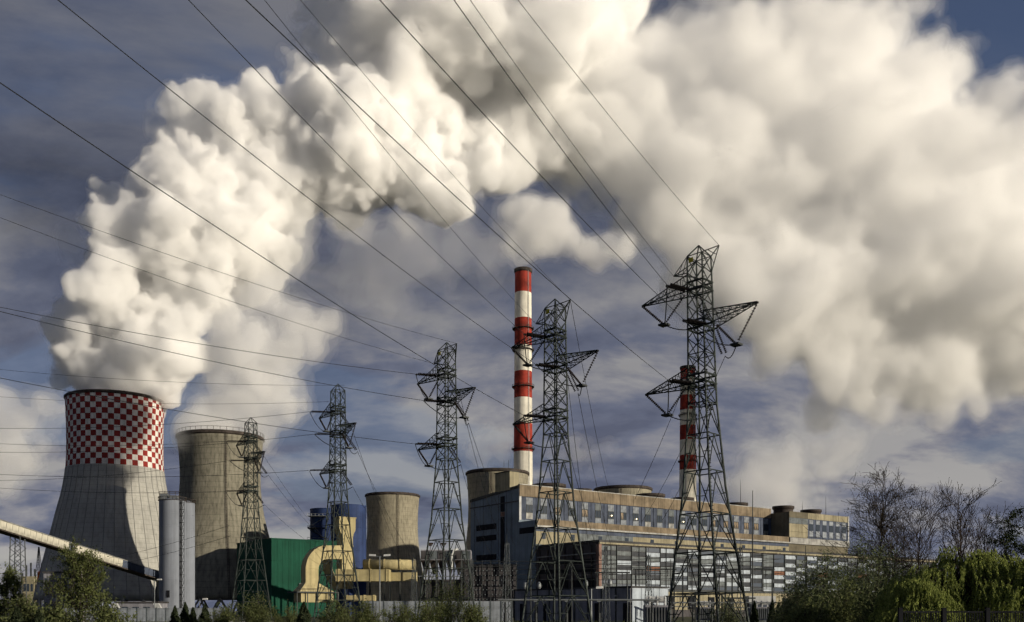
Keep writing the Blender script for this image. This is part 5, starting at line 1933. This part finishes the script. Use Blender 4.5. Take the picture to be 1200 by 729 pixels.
# left: birch, tree at the edge, dark conifers
tree('birch_tree', 97, 62, 634, 51, 'young birch with pale twin stems in fresh leaf before the checkered tower', 'birch', 'birches on the left', 'birch', 6500, 0.075, 0.28, bark='birch', levels=4, kids=(16, 5, 3), spread=0.42, up=0.35, trunk_frac=0.15, r0=0.06)
tree('birch_tree', 88, 63, 644, 52, 'thinner birch stem leaning just left of the young birch', 'birch', 'birches on the left', 'birch', 4500, 0.075, 0.28, bark='birch', levels=4, kids=(14, 4, 3), spread=0.42, up=0.35, trunk_frac=0.15, r0=0.05)
tree('leafy_tree', 4, 66, 662, 53, 'green leafy tree at the left edge under the conveyor', 'tree', None, 'birch', 7000, 0.08, 0.25, levels=4, kids=(15, 6, 3), spread=0.32, up=0.3, trunk_frac=0.1)
for i, (px, Y, yt, w, n, lm_, lab) in enumerate((
        (30, 60, 696, 50, 6000, 'olive', 'olive shrub right of the leafy tree at the left edge'), (68, 58, 698, 45, 5000, 'olive', 'low shrub left of the birches'), (125, 58, 694, 50, 5000, 'olive', 'low shrub right of the birches'),
        (300, 110, 694, 55, 6000, 'olive', 'green shrub inside the foot of the shortest looking pylon'), (262, 115, 706, 40, 4000, 'olive', 'low shrub left of the pylon at the green hall'),
        (338, 118, 708, 36, 3500, 'olive', 'low shrub right of the pylon at the green hall'), (395, 105, 700, 50, 5000, 'olive', 'shrub before the flared duct foot'),
        (432, 100, 706, 46, 4500, 'olive', 'low shrub under the lamp post with two heads'), (470, 110, 704, 40, 4000, 'olive', 'low shrub right of the two headed lamp post'),
        (522, 118, 672, 62, 9000, 'olive', 'tall loose shrub inside the foot of the middle pylon'), (500, 105, 700, 44, 4500, 'olive', 'lower shrub left of the tall loose shrub'),
        (552, 104, 702, 44, 4500, 'olive', 'lower shrub right of the tall loose shrub'), (850, 150, 700, 40, 4500, 'dark', 'dark shrub behind the tallest pylon foot'), (925, 120, 700, 44, 4500, 'dark', 'dark shrub between kiosk and thicket'))):
    bush('shrub', px, Y, yt, w, 80 + i, lab, 'shrub', 'shrubs along the bottom of the view', lm_, n, 0.10)


def thuja(px, Y, ytop, wpx, seed, label, group):
    r = np.random.default_rng(seed)
    c = P(px, YH, Y); c.z = 0
    o = empty('conifer', c)
    tag(o, label, 'conifer', group)
    h, w = CAMZ + (YH - ytop) * Y / F, wpx * Y / F / 2
    MB().tube([(0, 0, 0), (0, 0, h * 0.95)], [0.09, 0.01], 5).build('trunk', M['bark'], o)
    n = 5200
    z = r.random(n) ** 0.8
    az = r.uniform(0, 2 * PI, n)
    lump = 1 + 0.22 * np.sin(az * 3 + z * 14 + seed) + 0.12 * np.sin(az * 7 - z * 23)
    rad = w * (1 - z ** 1.6) ** 0.8 * (1 - 0.35 * z) * lump * np.sqrt(r.uniform(0.35, 1.0, n))
    pts = np.stack([rad * np.cos(az), rad * np.sin(az), 0.1 + z * (h - 0.1)], 1)
    tag(leaves(pts, 0.11, r, m=LM['conifer'], parent=o, name='crown'), kind='stuff')


for i, (px, Y, yt, w, lab) in enumerate(((205, 120, 710, 15, 'leftmost of the small dark conifers under the silos'), (217, 124, 706, 17, 'second small dark conifer under the silos'), (226, 118, 712, 15, 'third small dark conifer under the slim silo'),
                                         (240, 122, 708, 18, 'rightmost small dark conifer right of the slim silo'), (356, 100, 706, 26, 'dark round conifer before the flared duct foot'),
                                         (20, 52, 712, 34, 'black conifer top in the bottom left corner'), (45, 54, 716, 30, 'lower black conifer beside the corner one'), (884, 140, 704, 12, 'small dark conifer left of the kiosk'),
                                         (905, 142, 702, 12, 'small dark conifer right of the kiosk'), (912, 138, 706, 10, 'smallest dark conifer beside the thicket'))):
    thuja(px, Y, yt, w, 120 + i, lab, 'small dark conifers')


# rough grass on the near bank
def grass():
    r = np.random.default_rng(9)
    n = 26000
    Y = 46 + 150 * r.random(n) ** 1.6
    px = r.uniform(-40, 1240, n)
    x = (px - XC) * Y / F
    h = r.uniform(0.25, 0.9, n)
    a = r.uniform(0, 2 * PI, n)
    w = 0.05
    p0 = np.stack([x - w * np.cos(a), Y - w * np.sin(a), np.zeros(n)], 1)
    p1 = np.stack([x + w * np.cos(a), Y + w * np.sin(a), np.zeros(n)], 1)
    p2 = np.stack([x + r.normal(0, .2, n), Y + r.normal(0, .2, n), h], 1)
    v = np.stack([p0, p1, p2], 1).reshape(-1, 3)
    me = bpy.data.meshes.new('grass')
    me.from_pydata(v.tolist(), [], np.arange(n * 3).reshape(-1, 3).tolist())
    me.materials.append(LM['olive'])
    tag(link('grass', me), 'rough grass on the near bank', 'grass', kind='stuff')


grass()

# ------------------------------------------------------------------ thinner steam, chimney smoke and far clouds
def puff(name, lst, Y, shrink, spec, vox, pad, warp, seed, label, n1=22, k1=0.4, n2=5, jit=0.5, kind='stuff', cat='steam'):
    b = blobs(lst, (lambda x, y: Y), shrink, seed, jit)
    f = Field(fractal(b, n1, k1, n2, 0.42, seed + 1), vox, pad, warp, seed + 2)
    root = empty(name, b[0][0])
    tag(root, label, cat, kind=kind)
    layers(f, root, spec, name.replace('_', ' '))


puff('steam_wisp', [(258, 500, 38), (280, 482, 36), (318, 462, 36), (296, 440, 44), (262, 452, 36), (322, 425, 34), (290, 400, 38), (340, 398, 24), (368, 388, 24), (388, 382, 12), (330, 365, 28), (352, 372, 20), (310, 345, 26)],
     468, 0.85, [(-3.5, 0.007), (0, 0.028), (2.5, 0.05)], 1.7, 7, [(26, 3.5), (11, 2.2), (5, 1.0)], 301, 'thin beige steam wisp drifting up from the stained cooling tower')
puff('steam_wisp', [(346, 300, 13), (354, 282, 9), (340, 322, 12), (352, 256, 12), (360, 240, 9), (402, 258, 11), (430, 264, 9), (474, 258, 9), (520, 246, 11), (548, 224, 10), (576, 206, 9), (330, 345, 12), (92, 300, 11), (84, 285, 8), (186, 150, 9)],
     552, 0.95, [(-3.0, 0.008), (0, 0.02)], 1.4, 6, [(18, 3.4), (8, 2.4), (4, 1.2)], 361, 'ragged shreds of steam torn off the edges of the big plume')
puff('chimney_smoke', [(613, 306, 11), (606, 290, 22), (628, 278, 32), (618, 255, 20), (642, 262, 24), (648, 290, 22), (668, 280, 22), (692, 292, 20), (712, 278, 20), (722, 290, 14), (600, 275, 12)],
     558, 0.86, [(-3, 0.008), (0, 0.03), (2, 0.04)], 1.6, 7, [(24, 3.2), (10, 1.8), (5, 0.8)], 311, 'small white smoke puff above the taller striped chimney', cat='smoke')
puff('cloud', [(0, 505, 38), (30, 492, 26), (54, 484, 18), (18, 528, 34), (48, 520, 24), (-40, 510, 40), (60, 505, 14), (8, 555, 24), (-20, 550, 30)],
     2400, 0.85, [(-16, 0.0016), (0, 0.004), (12, 0.008)], 8, 34, [(120, 16), (52, 9), (24, 4)], 321, 'sunlit cumulus cloud low at the left edge', cat='cloud')
puff('cloud', [(985, 528, 26), (958, 525, 30), (930, 545, 34), (896, 558, 34), (868, 575, 34), (918, 575, 34), (960, 552, 28), (840, 596, 28), (880, 600, 32), (935, 595, 24), (1005, 524, 12)],
     2600, 0.85, [(-18, 0.0012), (0, 0.003), (16, 0.005)], 9, 38, [(140, 20), (60, 11), (28, 5)], 331, 'soft grey white cloud low behind the right end of the power station', cat='cloud')
puff('cloud', [(645, 532, 14), (668, 528, 15), (692, 532, 12), (715, 526, 12), (740, 530, 8), (560, 530, 16), (585, 522, 14)],
     2600, 0.9, [(-14, 0.0012), (2, 0.003)], 8, 32, [(110, 16), (48, 9), (22, 4)], 341, 'flat streak of pale cloud behind the tall chimney', cat='cloud')
puff('cloud', [(410, 300, 34), (450, 320, 36), (490, 300, 42), (535, 285, 40), (520, 325, 34), (570, 300, 30), (470, 350, 22)],
     2200, 0.85, [(-22, 0.0006), (-2, 0.001), (14, 0.0016)], 9, 40, [(140, 22), (60, 14), (28, 6)], 351, 'faint grey veil of cloud behind the steam arch', cat='cloud')
print('objects', len(bpy.data.objects), 'tris', sum(len(o.data.polygons) for o in COL.objects if o.type == 'MESH'))
